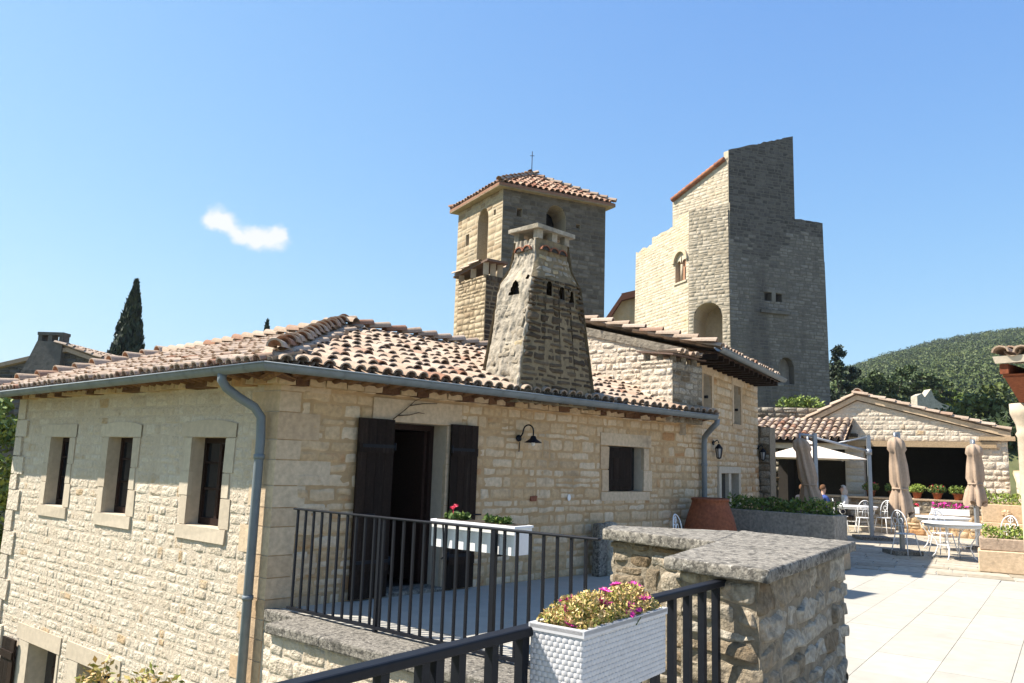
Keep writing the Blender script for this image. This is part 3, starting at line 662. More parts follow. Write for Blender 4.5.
# --- lower street windows with shutters
def shutter(mb, F, u0, u1, z0, z1, n0, n1, planks=4):
    w_ = (u1-u0)/planks
    for k in range(planks): fbox(mb, F, u0+k*w_+.003, u0+(k+1)*w_-.003, n0, n1, z0, z1, 0, random.random())
    for zz in (z0+(z1-z0)*.17, z1-(z1-z0)*.17): fbox(mb, F, u0+.01, u1-.01, n1, n1+.02, zz-.055, zz+.055, 0, random.random())
for i, (h, l0, l1) in enumerate([(LW1, -6.5, -4.9), (LW2, -4.7, -3.06)]):
    m_ = MB(); blk(m_, FA, l0, l1, h.z1+.004, h.z1+.24, .016)
    blk(m_, FA, l0+.1, h.u0, h.z0, h.z1-.004, .015); blk(m_, FA, h.u1, l1-.03, h.z0, h.z1-.004, .015)
    fr = m_.build('window', M_dress, house)
    m_ = MB(); fbox(m_, FA, h.u0+.01, h.u1-.01, -.3, -.28, h.z0, h.z1-.01); m_.build('pane', M_glass, fr)
    m_ = MB(); shutter(m_, FA, h.u1-.62, h.u1-.02, h.z0, h.z1-.16, -.26, -.22, 4); m_.build('shutter', M_wood2, fr)
    if i == 0:
        m_ = MB(); shutter(m_, FA, h.u0-.84, h.u0-.34, h.z0, h.z1-.02, .05, .085, 3); m_.build('shutter', M_wood, fr)
# --- door
m_ = MB()
blk(m_, FB, 1.26, 2.72, dB.z1+.004, 2.46, .022)
for hh, zc in ((.6, 0), (.5, .6), (.55, 1.1), (.52, 1.65)):
    blk(m_, FB, dB.u1-.002, dB.u1+random.uniform(.16, .25), zc+.005, zc+hh-.006, .02); blk(m_, FB, dB.u0-random.uniform(.16, .27), dB.u0+.002, zc+.005, zc+hh-.006, .02)
door = m_.build('door', M_quoin, house)
m_ = MB(); fbox(m_, FB, dB.u0-.05, dB.u1+.05, -.34, .06, -.02, .05, 0); m_.build('threshold', M_cap, door)
m_ = MB(); fbox(m_, FB, dB.u0+.004, dB.u0+.07, -.34, -.27, .05, dB.z1-.01); fbox(m_, FB, dB.u1-.07, dB.u1-.004, -.34, -.27, .05, dB.z1-.01); fbox(m_, FB, dB.u0+.07, dB.u1-.07, -.34, -.27, dB.z1-.08, dB.z1-.01)
m_.build('door_frame', M_wood2, door)
m_ = MB(); FD = Fr(FB.xy(dB.u1-.08, -.32), 46.4-88)
fbox(m_, FD, .02, .80, -.03, .03, .07, dB.z1-.09)
m_.build('door_leaf', M_wood2, door)
m_ = MB(); shutter(m_, FB, 1.03, 1.56, .02, 2.19, .05, .085, 4); sh = m_.build('shutter', M_wood, door)
for zz in (.45, 1.85):
    m_ = MB(); fbox(m_, FB, 1.08, 1.57, .1055, .113, zz-.02, zz+.02); m_.tube([FB(1.56, .108, zz-.05), FB(1.56, .108, zz+.05)], .016, 8); m_.build('hinge', M_iron, sh)
m_ = MB(); m_.tube([FB(1.10, .106, 1.02), FB(1.10, .15, 1.02), FB(1.28, .15, 1.02)], .011, 6); m_.build('latch', M_iron, sh)
m_ = MB(); shutter(m_, FB, 2.50, 2.98, .02, 2.19, .05, .085, 4); sh = m_.build('shutter', M_wood, door)
for zz in (.45, 1.85):
    m_ = MB(); fbox(m_, FB, 2.49, 2.9, .1055, .113, zz-.02, zz+.02); m_.tube([FB(2.50, .108, zz-.05), FB(2.50, .108, zz+.05)], .018, 8); m_.build('hinge', M_iron, sh)
m_ = MB(); m_.tube([FB(2.92, .10, .98), FB(3.04, .13, .98)], .012, 6); m_.build('latch', M_iron, sh)
# --- terrace window
m_ = MB()
blk(m_, FB, 5.72, 7.1, wB.z1+.004, 2.24, .02); blk(m_, FB, 5.75, 7.06, wB.z0-.15, wB.z0-.004, .022)
for hh, zc in ((.36, wB.z0), (.38, wB.z0+.36)): blk(m_, FB, wB.u1-.002, wB.u1+random.uniform(.14, .24), zc+.005, zc+hh-.008, .02); blk(m_, FB, wB.u0-random.uniform(.14, .24), wB.u0+.002, zc+.005, zc+hh-.008, .02)
wi = m_.build('window', M_quoin, house)
m_ = MB(); shutter(m_, FB, wB.u0+.02, wB.u0+.66, wB.z0+.02, wB.z1-.02, -.06, -.025, 4); sh = m_.build('shutter', M_wood, wi)
m_ = MB(); fbox(m_, FB, wB.u0+.01, wB.u1-.01, -.21, -.19, wB.z0+.01, wB.z1-.01); m_.build('pane', M_glass, wi)
m_ = MB(); fbox(m_, FB, wB.u0+.66, wB.u0+.72, -.18, -.07, wB.z0+.01, wB.z1-.01); m_.build('casement', M_wood2, wi)

# --- big chimney on the roof
CC = (.42, 11.92); FC = Fr(CC, 46.4)
lv = [(2.55, .84, .47), (2.9, .78, .44), (3.6, .665, .405), (4.27, .585, .39), (4.40, .555, .375), (4.55, .475, .335), (4.68, .41, .295), (4.85, .375, .27), (5.10, .355, .255)]
def hw(z, i):
    for a, b in zip(lv, lv[1:]):
        if z <= b[0] or b is lv[-1]:
            t = (z-a[0])/(b[0]-a[0]); t = min(1, max(0, t)); return a[i]+(b[i]-a[i])*t
def PD(u, n, z):            # dark face (towards the terrace)
    cr_ = .05*max(0, (abs(u)-.8)/.2)**2
    return FC(u*hw(z, 1), hw(z, 2)+n-cr_, z)
def PL(u, n, z):            # lit face (up the roof's left side)
    cr_ = .05*max(0, (abs(u)-.8)/.2)**2+.035*noise.noise((u*1.3, z*1.1, 9))
    return FC(-hw(z, 1)-n+cr_, u*(hw(z, 2)-.03*max(0, abs(u)-.8)/.2), z)
mb = MB()
class WF:                    # wraps a mapping so rubble() can use metres along a tapering face
    def __init__(s, f, ref): s.f, s.ref = f, ref
    def __call__(s, u, n, z): return s.f(u/s.ref, n, z)
HD = [Hole(-.30, -.15, 4.20, 4.43, True), Hole(.02, .19, 4.18, 4.39, True), Hole(.30, .44, 4.16, 4.36, True)]
HL = [Hole(-.12, .20, 4.18, 4.42, True)]
def plaster(mb, f, u0, u1, z0, z1, holes, nu, nz_, amp, seed, mi):
    idx = {}; base = len(mb.v); vs = []
    for j in range(nz_+1):
        for i in range(nu+1):
            u, z = u0+(u1-u0)*i/nu, z0+(z1-z0)*j/nz_
            q = noise.noise((u*3.5, z*4, seed))*.6+noise.noise((u*9, z*10, seed+5))*.4
            rim = 0 if i in (0, nu) else 1
            vs.append(f(u, q*amp*(1 if rim else .4), z))
    fs = []
    for j in range(nz_):
        for i in range(nu):
            u, z = u0+(u1-u0)*(i+.5)/nu, z0+(z1-z0)*(j+.5)/nz_
            if any((h.span(z) or (9, 9))[0] < u < (h.span(z) or (9, 9))[1] for h in holes): continue
            fs.append((j*(nu+1)+i, j*(nu+1)+i+1, (j+1)*(nu+1)+i+1, (j+1)*(nu+1)+i))
    mb.add(vs, fs, mi, .5, True)
rubble(mb, WF(PD, .66), -.66, .66, 2.55, 4.48, HD, hs=(.07, .13), ws=(.12, .32), d=.022, gap=.026, res=(6, 5), rough=.025, mi=(0, 1), wob=.05, seed=77, split=.2, tops=[-.5+.1*k for k in range(12)])
plaster(mb, PD, -1, 1, 4.46, 5.10, [], 22, 16, .05, 3, 1)
rubble(mb, WF(PD, .38), -.34, .34, 4.5, 4.86, [], hs=(.06, .11), ws=(.08, .2), d=.012, gap=.02, rough=.016, res=(5, 4), mi=(4, 2), wob=.05, seed=79, back=False, bn=-.004)
class Oval(Hole):
    def span(s, z):
        t = (z-s.z0)/(s.z1-s.z0)
        if not 0 < t < 1: return None
        h = s.r*math.sqrt(1-t*t); return (s.c-h, s.c+h)
plaster(mb, PL, -1, 1, 2.55, 5.10, [Oval(-.26, .32, 4.20, 4.43), Oval(.55, .75, 4.41, 4.50)], 44, 190, .05, 8, 2)
rubble(mb, WF(PL, .42), -.38, .36, 2.75, 4.1, [], hs=(.10, .2), ws=(.14, .36), d=.010, gap=.03, rough=.022, res=(6, 5), mi=(4, 2), wob=.06, seed=78, split=.2, back=False, bn=-.010)
for sgn in (0, 1):       # rear faces
    for za, zb in ((2.55, 4.42), (4.42, 4.7), (4.7, 5.10)):
        if sgn: q = [FC(hw(z_, 1), s_*hw(z_, 2), z_) for z_, s_ in ((za, 1), (za, -1), (zb, -1), (zb, 1))]
        else: q = [FC(s_*hw(z_, 1), -hw(z_, 2), z_) for z_, s_ in ((za, 1), (za, -1), (zb, -1), (zb, 1))]
        mb.add(q, [(0, 1, 2, 3)], 1)
mb.add([FC(a*.355, b*.26, 5.10) for a, b in ((-1, 1), (1, 1), (1, -1), (-1, -1))], [(0, 1, 2, 3)], 2)
for h in HD:
    q = [(h.u0-.03, h.z0-.03), (h.u1+.03, h.z0-.03), (h.u1+.03, h.z1+.03), (h.u0-.03, h.z1+.03)]
    f = WF(PD, .66); mb.add([f(a, -.14, b) for a, b in q], [(0, 1, 2, 3)], 3)
mb.add([PL(a, -.12, b) for a, b in ((-.4, 4.1), (.4, 4.1), (.4, 4.5), (-.4, 4.5))], [(0, 1, 2, 3)], 3)
chim = mb.build('chimney', [M_chimD, M_chimM, M_chimL, M_dark, M_chimR], house)
mb = MB()
for (f, us_, wdt) in ((PD, (-.58, -.05, .45), .22), (PL, (-.38, .30), .28)):
    for u in us_:
        z_ = 4.92; pts = [(u-math.cos(math.pi*k/8)*wdt, z_+math.sin(math.pi*k/8)*.062) for k in range(9)]
        po_ = [(u-math.cos(math.pi*k/8)*(wdt*1.22), z_+math.sin(math.pi*k/8)*.082) for k in range(9)]
        vs = [f(a, .05, b) for a, b in pts] + [f(a, .05, b) for a, b in po_] + [f(a, -.05, b) for a, b in po_]
        mb.add(vs, [(k, k+1, 10+k, 9+k) for k in range(8)] + [(9+k, 10+k, 19+k, 18+k) for k in range(8)], 0, .15)
        mb.add([f(a, .035, b) for a, b in pts], [tuple(range(9))], 1)
mb.build('vent_tiles', [M_redtile, M_dark], chim)
mb = MB()
for a, b in ((-1, 1), (1, 1), (1, -1), (-1, -1), (.05, 1), (.05, -1)):
    u, v_ = a*.30, b*.21; fbox(mb, FC, u-.055, u+.055, v_-.05, v_+.05, 5.10, 5.245, 0, None, .006)
fbox(mb, FC, -.43, .43, -.32, .32, 5.245, 5.305, 0, None, .01)
mb.build('cap_slab', M_chimL, chim)

# =================================================================== BALCONY WALL, PIER, RAILINGS
bw = thing('balcony_wall', 'low pale stone wall under the balcony with a lichen grey coping', 'wall', FA(.5, .4, -4.2))
mb = MB(); FA5 = Fr(FA.xy(0, .37), 128.6)
rubble(mb, FA, 0, .7, -4.2, -.02, hs=(.13, .24), ws=(.2, .4), d=.008, gap=.009, rough=.013, res=(6, 5), seed=23)
rubble(mb, FA5, .68, 4.9, -4.2, -.09, hs=(.13, .24), ws=(.2, .5), d=.008, gap=.009, rough=.013, res=(8, 6), seed=21, wob=.025)
mb.add([FA(.68, .37, -4.2), FA(.68, 0, -4.2), FA(.68, 0, -.09), FA(.68, .37, -.09)], [(0, 1, 2, 3)], 1)
mb.build('wall', [M_stoneA, M_mortA], bw)
mb = MB(); u = .64
while u < 4.5:
    l = random.uniform(.7, 1.1); N = 6
    fbox(mb, FA, u+.002, min(u+l, 4.55)-.002, -.14, .43, -.085, .022, 0, random.random(), .008); u += l
fbox(mb, FA, .03, .638, -.14, .03, -.11, .022, 0, .5, .004); cp = mb.build('coping', M_cap, bw)
bv = cp.modifiers.new('bevel', 'BEVEL'); bv.width = .02; bv.segments = 2

pier = thing('stone_pier', 'thick rubble stone pier with an L-shaped grey lichen slab on top', 'pier', (1.5, 5.2, -4.2))
capP = [(.825, 4.175), (1.225, 3.74), (2.385, 5.45), (1.785, 6.10), (.83, 6.31), (.72, 5.95), (1.36, 5.17)]
cx_, cy_ = 1.45, 5.1
def inset(poly, d):
    out = []; n = len(poly)
    for i in range(n):
        p0, p1, p2 = Vector(poly[i-1]), Vector(poly[i]), Vector(poly[(i+1) % n])
        e1, e2 = (p1-p0).normalized(), (p2-p1).normalized(); n1, n2 = Vector((-e1.y, e1.x)), Vector((-e2.y, e2.x))
        bis = (n1+n2).normalized(); k = d/max(.3, bis.dot(n1)); out.append(tuple(p1+bis*k))
    return out
wp = inset(capP, .075)
mb = MB()
for i in range(len(wp)):
    a, b = Vector(wp[i]), Vector(wp[(i+1) % len(wp)]); d = b-a
    F = Fr(a, math.degrees(math.atan2(d.x, d.y)))
    rubble(mb, F, 0, d.length, -4.2 if i in (0, 5, 6) else -.2, 1.158 if i in (4, 5, 6) else 1.18, hs=(.08, .2), ws=(.13, .44), d=.016, gap=.018, rough=.034, res=(12, 9), seed=40+i, wob=.06, split=.25, cr=.16)
mb.build('wall', [M_pier, M_piermort], pier)
mb = MB()
# the slab as a dense sheet so its worn edge can wobble
def slab(mb, poly, z0, z1, step=.05, wob=.004):
    pts = []
    for i in range(len(poly)):
        a, b = Vector(poly[i]), Vector(poly[(i+1) % len(poly)]); n = max(1, int((b-a).length/step))
        nn = Vector(((b-a).y, -(b-a).x)).normalized()
        for k in range(n):
            p = a+(b-a)*k/n; q = noise.noise((p.x*9, p.y*9, z1*3)); pts.append((p + nn*q*wob*(0 if False else 1), nn, noise.noise((p.x*14, p.y*14, 8))))
    c_ = lambda p, nn, o, z: (p.x-nn.x*o, p.y-nn.y*o, z)
    rows = []
    for o, z in ((.004, z0), (0, z0+.006), (0, z1-.010), (.004, z1-.003), (.012, z1)): rows.append([c_(p, nn, o, z+q*.005) for p, nn, q in pts])
    n = len(pts); vs = [v for r_ in rows for v in r_]
    mb.add(vs, [(j*n+k, j*n+(k+1) % n, (j+1)*n+(k+1) % n, (j+1)*n+k) for j in range(4) for k in range(n)], 0, .5, True)
    mb.add(rows[4], [tuple(range(n))], 0, .5); mb.add(rows[0], [tuple(range(n-1, -1, -1))], 0, .5)
slab(mb, [(.825, 4.175), (1.225, 3.74), (2.385, 5.45), (1.785, 6.10), (1.36, 5.17)], 1.182, 1.243)
slab(mb, [(1.358, 5.174), (1.783, 6.102), (.83, 6.31), (.72, 5.95)], 1.160, 1.238)
mb.build('coping_slab', M_cap, pier)

def railing(name, label, F, u0, u1, zt, zb, step, bw_, off, posts=(), hr=(.05, .03)):
    t = thing(name, label, 'railing', F((u0+u1)/2, 0, zb-.05))
    m_ = MB(); fbox(m_, F, u0, u1, -hr[0]/2, hr[0]/2, zt-hr[1], zt)
    o = m_.build('top_rail', M_iron, t); b = o.modifiers.new('b', 'BEVEL'); b.width = .007; b.segments = 2
    m_ = MB(); fbox(m_, F, u0, u1, -.02, .02, zb, zb+.03); m_.build('bottom_rail', M_iron, t)
    n = int((u1-u0)/step); first = None; d0 = None
    for k in range(n+1):
        u = u0+off+k*step
        if u > u1-.01: break
        if first is None:
            m_ = MB(); fbox(m_, F, u-bw_/2, u+bw_/2, -bw_/2, bw_/2, zb+.031, zt-hr[1]-.001)
            first = m_.build('baluster', M_iron, t); uu = u
        else:
            q = first.copy(); COL.objects.link(q); q.parent = t; q.location = F.d*(u-uu)
    for u in posts:
        m_ = MB(); fbox(m_, F, u-.017, u+.017, -.0211, .0211, zb-.16, zt-hr[1]+.001); m_.build('post', M_iron, t)
    return t
FR = Fr((-2.35, 8.85), 128.9)
railing('iron_railing', 'black iron railing along the balcony edge in front of the shuttered door', FR, .0, 3.98, 1.13, .05, .14, .022, .07, (1.42, 2.9), (.045, .022))
railing('iron_railing', 'near black iron railing with the flower box, ending at the stone pier', nr, -5.0, .05, 1.162, .06, .157, .032, .09, (-2.03,), (.055, .032))

# =================================================================== FLOWER BOXES
def weave_box(mb, F, L, W, z0, z1, cell=(.026, .0165), bulge=.0045, flare=.0):
    def P(face, a, b, n):
        if face == 0: return F(a*L, W/2+n, z0+b*(z1-z0))
        if face == 1: return F(L+n, W/2-a*W, z0+b*(z1-z0))
        if face == 2: return F(L-a*L, -W/2-n, z0+b*(z1-z0))
        return F(-n, -W/2+a*W, z0+b*(z1-z0))
    for face, ln in ((0, L), (1, W), (2, L), (3, W)):
        nc, nrw = max(3, round(ln/cell[0])), round((z1-z0-.012)/cell[1]); mb.add([P(face, a, b, 0) for a, b in ((0, 0), (1, 0), (1, 1), (0, 1))], [(0, 1, 2, 3)], 0, .2)
        for j in range(nrw):
            for i in range(nc+(j % 2)):
                a0, a1 = (i-(.5 if j % 2 else 0))/nc, (i+1-(.5 if j % 2 else 0))/nc; a0, a1 = max(0, a0), min(1, a1)
                b0, b1 = j/nrw*.95, (j+1)/nrw*.95; e = .004
                vs = []
                for t in (.04, .5, .96):
                    for s_ in (.0, .25, .5, .75, 1):
                        h = bulge*math.sin(math.pi*s_)**.8*(1 if t == .5 else .45); vs.append(P(face, a0+(a1-a0)*s_, b0+(b1-b0)*t, h))
                mb.add(vs, [(r_*5+k, r_*5+k+1, r_*5+k+6, r_*5+k+5) for r_ in (0, 1) for k in range(4)], 0, .4+.6*random.random(), True)
        mb.add([P(face, a, b, n) for a, b, n in ((-.004, .95, .006), (1.004, .95, .006), (1.004, 1, .006), (-.004, 1, .006))], [(0, 1, 2, 3)], 0, .6)
    t = .014
    for (u0, u1, n0, n1) in ((-.006, L+.006, W/2-t, W/2+.006), (-.006, L+.006, -W/2-.006, -W/2+t), (-.006, t, -W/2+t, W/2-t), (L-t, L+.006, -W/2+t, W/2-t)): fbox(mb, F, u0, u1, n0, n1, z1-.02, z1+.003, 0, .7)
FX = Fr((.176, 2.66), 36.8)
fb = thing('flower_box', 'white woven rattan flower box of pink succulents hung on the near railing', 'flower box', FX(.32, 0, .89))
m_ = MB(); weave_box(m_, FX, .595, .204, .945, 1.173, cell=(.0235, .0165)); m_.build('basket', M_rattan, fb)
m_ = MB(); fbox(m_, FX, .01, .585, -.095, .095, 1.09, 1.134); m_.build('soil', M_soil, fb)
m_ = MB(); cs_ = []
for k in range(7000):
    u = random.uniform(.02, .575); n_ = random.gauss(0, .065); n_ = max(-.093, min(.096, n_)); hgt = .115*math.exp(-(n_/.11)**4)*min(1, .5+6*min(u, .59-u))*(1+.35*noise.noise((u*9, n_*9, 1)))
    z_ = 1.115+random.random()**.6*(hgt+.03); cs_.append(FX(u, n_, z_))
leafcloud(m_, cs_, .0088, asp=.42)
for k in range(230):
    u = random.uniform(.03, .56); n_ = random.uniform(-.09, .09); p = FX(u, n_, 1.11); q = p+Vector((random.gauss(0, .02), random.gauss(0, .02), random.uniform(.05, .10)))
    m_.tube([p, q], [.003, .002], 4, 1, cap=False)
pl = m_.build('plant', [L_dry, L_box], fb)
def daisy(mb, p, r, n=18, mi=0):
    ax = Vector((random.gauss(0, .35), random.gauss(-.25, .35), 1)).normalized(); e1 = ax.orthogonal().normalized(); e2 = ax.cross(e1)
    for k in range(n):
        a = 2*math.pi*k/n+random.gauss(0, .08); d = e1*math.cos(a)+e2*math.sin(a); s_ = d.cross(ax)
        mb.add([p, p+d*r*.6+s_*r*.14, p+d*r+ax*r*.2, p+d*r*.6-s_*r*.14], [(0, 1, 2, 3)], mi)
for (u, n_, z_, r) in ((.14, -.05, 1.205, .024), (.24, .05, 1.195, .027), (.58, .0, 1.215, .027), (.40, .088, 1.165, .027), (.04, .03, 1.145, .022), (.47, -.03, 1.225, .02), (.30, .02, 1.225, .022), (.52, .07, 1.185, .024), (.09, -.02, 1.18, .02), (.35, .095, 1.15, .02), (.56, -.07, 1.20, .022)):
    m_ = MB(); p = FX(u*.94, n_*.95, z_+.034); r *= 1.2; daisy(m_, p, r); daisy(m_, p+Vector((0, 0, .004)), r*.7); m_.tube([p-Vector((0, 0, .06)), p], .002, 4); m_.build('blossom', M_pink, pl)

FY = Fr(FR.xy(2.08, -.17), 128.9)
fb = thing('flower_box', 'plain white flower box with red geranium inside the balcony railing', 'flower box', FY(.45, 0, .9))
m_ = MB()
for (u0, u1, n0, n1) in ((0, 1.0, .10, .125), (0, 1.0, -.125, -.10), (0, .025, -.0999, .0999), (.975, 1.0, -.0999, .0999)): fbox(m_, FY, u0, u1, n0, n1, .90, 1.13)
fbox(m_, FY, -.01, 1.01, -.135, .135, 1.1305, 1.15); fbox(m_, FY, 0.026, .974, -.0999, .0999, .90, .92)
m_.build('trough', M_white, fb)
m_ = MB(); fbox(m_, FY, .03, .97, -.097, .097, 1.135, 1.155); m_.build('soil', M_soil, fb)
for us_ in ((.62, .70, .80), (.14, .20, .28)):
    m_ = MB()
    for uu in us_: leafcloud(m_, shell(90, FY(uu, 0, 1.175), (.07, .07, .05), .1), .024, asp=.8)
    pl = m_.build('plant', L_box, fb)
m_ = MB()
for k in range(3): daisy(m_, FY(.15+.02*k, .01, 1.255+.012*k), .03, 12)
m_.tube([FY(.16, 0, 1.15), FY(.16, .01, 1.26)], .004, 5)
m_.build('blossom', M_red, pl)
for uu in (.18, .82):
    m_ = MB(); m_.tube([FY(uu, .165, 1.13), FY(uu, .145, .96), FY(uu, .14, .82), FY(uu, .165, .8)], .010, 6)
    m_.tube([FY(uu, .14, .89), FY(uu, -.12, .89)], .010, 6); m_.build('bracket', M_iron, fb)

# =================================================================== SMALL THINGS ON THE HOUSE WALL AND TERRACE
t = thing('wall_lamp', 'black gooseneck lamp with a flat enamel shade right of the open door', 'lamp', FB(3.78, .02, 2.05))
m_ = MB(); m_.lathe([(0, .0), (.05, .0), (.05, .02), (.03, .035), (0, .035)], 0, 0, 16)
vs = [FB(3.82, .02, 2.06)+FB.d*x+Vector((0, 0, y))+FB.n*z_ for x, y, z_ in m_.v]; m_.v = [tuple(v) for v in vs]
m_.tube([FB(3.82, .05, 2.0), FB(3.80, .06, 1.86)], .007, 6)
m_.build('base', M_iron, t)
m_ = MB(); arc = [FB(3.82, .05, 2.06), FB(3.83, .10, 2.13)] + [FB(3.84+.03*k/8, .19-.09*math.cos(math.pi*k/8), 2.17+.085*math.sin(math.pi*k/8)) for k in range(9)] + [FB(3.87, .28, 2.10)]
m_.tube(arc, .011, 8); m_.build('arm', M_iron, t)
m_ = MB(); p = FB(3.87, .28, 2.0); m_.lathe([(0.0, p.z+.10), (.035, p.z+.09), (.05, p.z+.05), (.125, p.z+.0), (.13, p.z-.006), (.12, p.z-.004), (.04, p.z+.04), (0, p.z+.045)], p.x, p.y, 24); m_.build('shade', M_iron, t)
m_ = MB(); m_.lathe([(0, p.z-.055), (.025, p.z-.04), (.03, p.z-.015), (.02, p.z+.03)], p.x, p.y, 14); m_.build('bulb', M_white, t)
m_ = MB(); q = FB(4.95, .025, 1.19)
ring = [q+FB.d*(.035*math.cos(a))+Vector((0, 0, .05*math.sin(a))) for a in [2*math.pi*k/16 for k in range(16)]]
m_.add(ring+[r_+FB.n*.012 for r_ in ring], [tuple(range(15, -1, -1)), tuple(range(16, 32))]+[(k, (k+1) % 16, 16+(k+1) % 16, 16+k) for k in range(16)])
tag(m_.build('wall_plaque', M_white), 'small white oval plaque on the stone wall between door and small window', 'plaque')
m_ = MB(); fbox(m_, FB, 4.11, 4.24, .0, .03, 1.14, 1.22, 0, .1, .008)
tag(m_.build('brick', M_redtile), 'small red brick set in the stone wall under the lamp', 'brick')
# dead creeper above the door
m_ = MB()
for pts in ([(1.55, 2.2), (1.75, 2.35), (1.88, 2.46), (2.1, 2.55)], [(1.62, 2.25), (1.8, 2.27), (1.95, 2.31), (2.05, 2.30)], [(1.80, 2.39), (2.0, 2.43), (2.25, 2.45)]):
    m_.tube([FB(u, .045+.01*random.random(), z_) for u, z_ in pts], [.008, .006, .005, .003][:len(pts)], 5)
tag(m_.build('dry_twig', M_bark), 'dry leafless twig clinging to the lintel over the door', 'twig')
# upright weathered stone by the wall
t = thing('stone_stele', 'upright weathered grey stone with a rounded brown boulder, leaning by the wall', 'stone', FB(5.5, .3, 0))
m_ = MB(); fbox(m_, FB, 5.33, 5.52, .18, .36, .0, .80, 0, .5, .02); o = m_.build('upright', M_cap, t); b = o.modifiers.new('b', 'BEVEL'); b.width = .03; b.segments = 3
m_ = MB(); p = FB(5.66, .28, 0); m_.lathe([(.12, 0), (.15, .2), (.15, .5), (.17, .62), (.15, .74), (.09, .81), (0, .83)], p.x, p.y, 14); m_.build('boulder', M_pier, t)

# terracotta jar
m_ = MB(); p = Vector((3.62, 14.15)); prof = [(.30, 0), (.38, .1), (.45, .30), (.47, .48), (.455, .66), (.40, .88), (.335, 1.06), (.315, 1.13), (.33, 1.15), (.335, 1.18), (.31, 1.19), (.29, 1.15), (.28, 1.0), (.2, .4), (0, .3)]
m_.lathe(prof, p.x, p.y, 40)
tag(m_.build('terracotta_jar', M_terra), 'big rust brown terracotta oil jar standing at the house corner', 'jar')

# =================================================================== ANNEX HOUSE
ann = thing('annex_house', 'two-storey stone house with a mono-pitch tile roof joined to the end of the long house', 'house', FH(2, -2, 0))
mb = MB()
h1 = Hole(.40, .98, 2.79, 3.56); h2 = Hole(2.62, 3.22, 2.70, 3.55); h3 = Hole(1.50, 2.85, .55, 1.62)
zt = 3.93
rubble(mb, FH, 0, 4.85, 0, 2.64, [h1, h2, Hole(1.34, 3.0, .4, 1.76)], hs=(.10, .2), ws=(.14, .42), d=.014, gap=.02, rough=.015, seed=61, mi=(0, 1), back=False, wob=.035)
rubble(mb, FH, -.54, 4.85, 2.64, zt, [h1, h2], hs=(.12, .22), ws=(.16, .42), d=.012, gap=.02, rough=.012, seed=67, mi=(0, 1), back=False, wob=.03)
bed(mb, FH, 0, 4.85, 0, 2.64, [h3], 1); bed(mb, FH, -.55, 4.85, 2.64, zt, [h1, h2], 1)
for h in (h1, h2, h3): reveal(mb, FH, h, .24, 4)
GS = .265
top = lambda u: (3.90 - GS*u) if u > -2.9 else (3.90+GS*2.9 - .6*(-u-2.9))
rubble(mb, FG, -6, -.02, 2.3, 4, [], top=top, hs=(.07, .15), ws=(.10, .34), d=.010, gap=.012, rough=.022, res=(7, 5), wob=.04, seed=62, mi=(2, 3), tops=[-2.9])
a, b = FH(4.85, 0, 0), FH(4.85, -5.5, 0); mb.add([(a.x, a.y, 0), (b.x, b.y, 0), (b.x, b.y, 3.8), (a.x, a.y, 3.8)], [(0, 1, 2, 3)], 1)
mb.build('wall', [M_stoneB, M_mortB, M_stoneA, M_mortA, M_dress], ann)
# roof
mb = MB(); zE2 = 4.06; eo = .62; GT = .255
EH = Fr(FH.xy(0, eo), 31); zE2 = 3.94-GT*eo+.10
def rp(u, p): return EH(u, -p, zE2+p*GT)
sk = -.12
for zz in (0, -.10):
    mb.add([rp(-.60, 0)+Vector((0, 0, zz)), rp(4.5, 0)+Vector((0, 0, zz)), rp(4.5, 3.3)+Vector((0, 0, zz)), rp(-.22, 3.3)+Vector((0, 0, zz))], [(0, 1, 2, 3)], 1)
upH = (Vector((0, 0, GT))-EH.n).normalized(); c3 = math.cos(math.atan(GT))
tiles(mb, rp(-1.3, 0), EH.d, upH, lambda u, v: u > .66+.118*v and u < 5.75 and v < 3.2, 5.8, 3.3/c3)
mb.add([rp(-.22, 3.3), rp(4.5, 3.3), EH(4.5, -5.5, zE2-.4), EH(.05, -5.5, zE2-.4)], [(0, 1, 2, 3)], 1)
mb.add([rp(4.5, 0), rp(4.5, 0)+Vector((0, 0, -.1)), rp(4.5, 3.3)+Vector((0, 0, -.1)), rp(4.5, 3.3)], [(0, 1, 2, 3)], 2)
rf = mb.build('roof', [M_tile, M_tiledark, M_wood], ann)
mb = MB()   # verge over the gable: mortar band with cover tiles end to end
for j in range(9):
    p = .05+j*.36; u = -.60+.118*p
    a = rp(u, p)+Vector((0, 0, .06)); b = rp(u-.05, p+.44)+Vector((0, 0, .03)); ridge(mb, a, b, r=.085, L=.45, step=9)
mb.build('verge_tiles', M_tile, rf)
mb = MB()
mb.add([FG(0.02, .04, 3.74), FG(-3.4, .04, 3.74+GS*3.4), FG(-3.4, .07, 3.90+GS*3.4), FG(.02, .07, 3.90)], [(0, 1, 2, 3)])
mb.add([FG(0.02, .04, 3.85), FG(-2.9, .04, 3.85+GS*2.9), FG(-2.9, -.02, 3.85+GS*2.9), FG(.02, -.02, 3.85)], [(0, 1, 2, 3)])
mb.build('verge_band', M_chimL, rf)
mb = MB()   # rafters and soffit board of the front eave
for k in range(14): fbox(mb, FH, -.5+k*.38, -.42+k*.38, -.05, eo-.06, 3.70, 3.80)
mb.build('rafter', M_wood, rf)
mb = MB(); gutter_run(mb, [EH(-.85, .07, zE2-.03), EH(4.55, .07, zE2-.03)], r=.075); mb.build('gutter', M_zinc, ann)
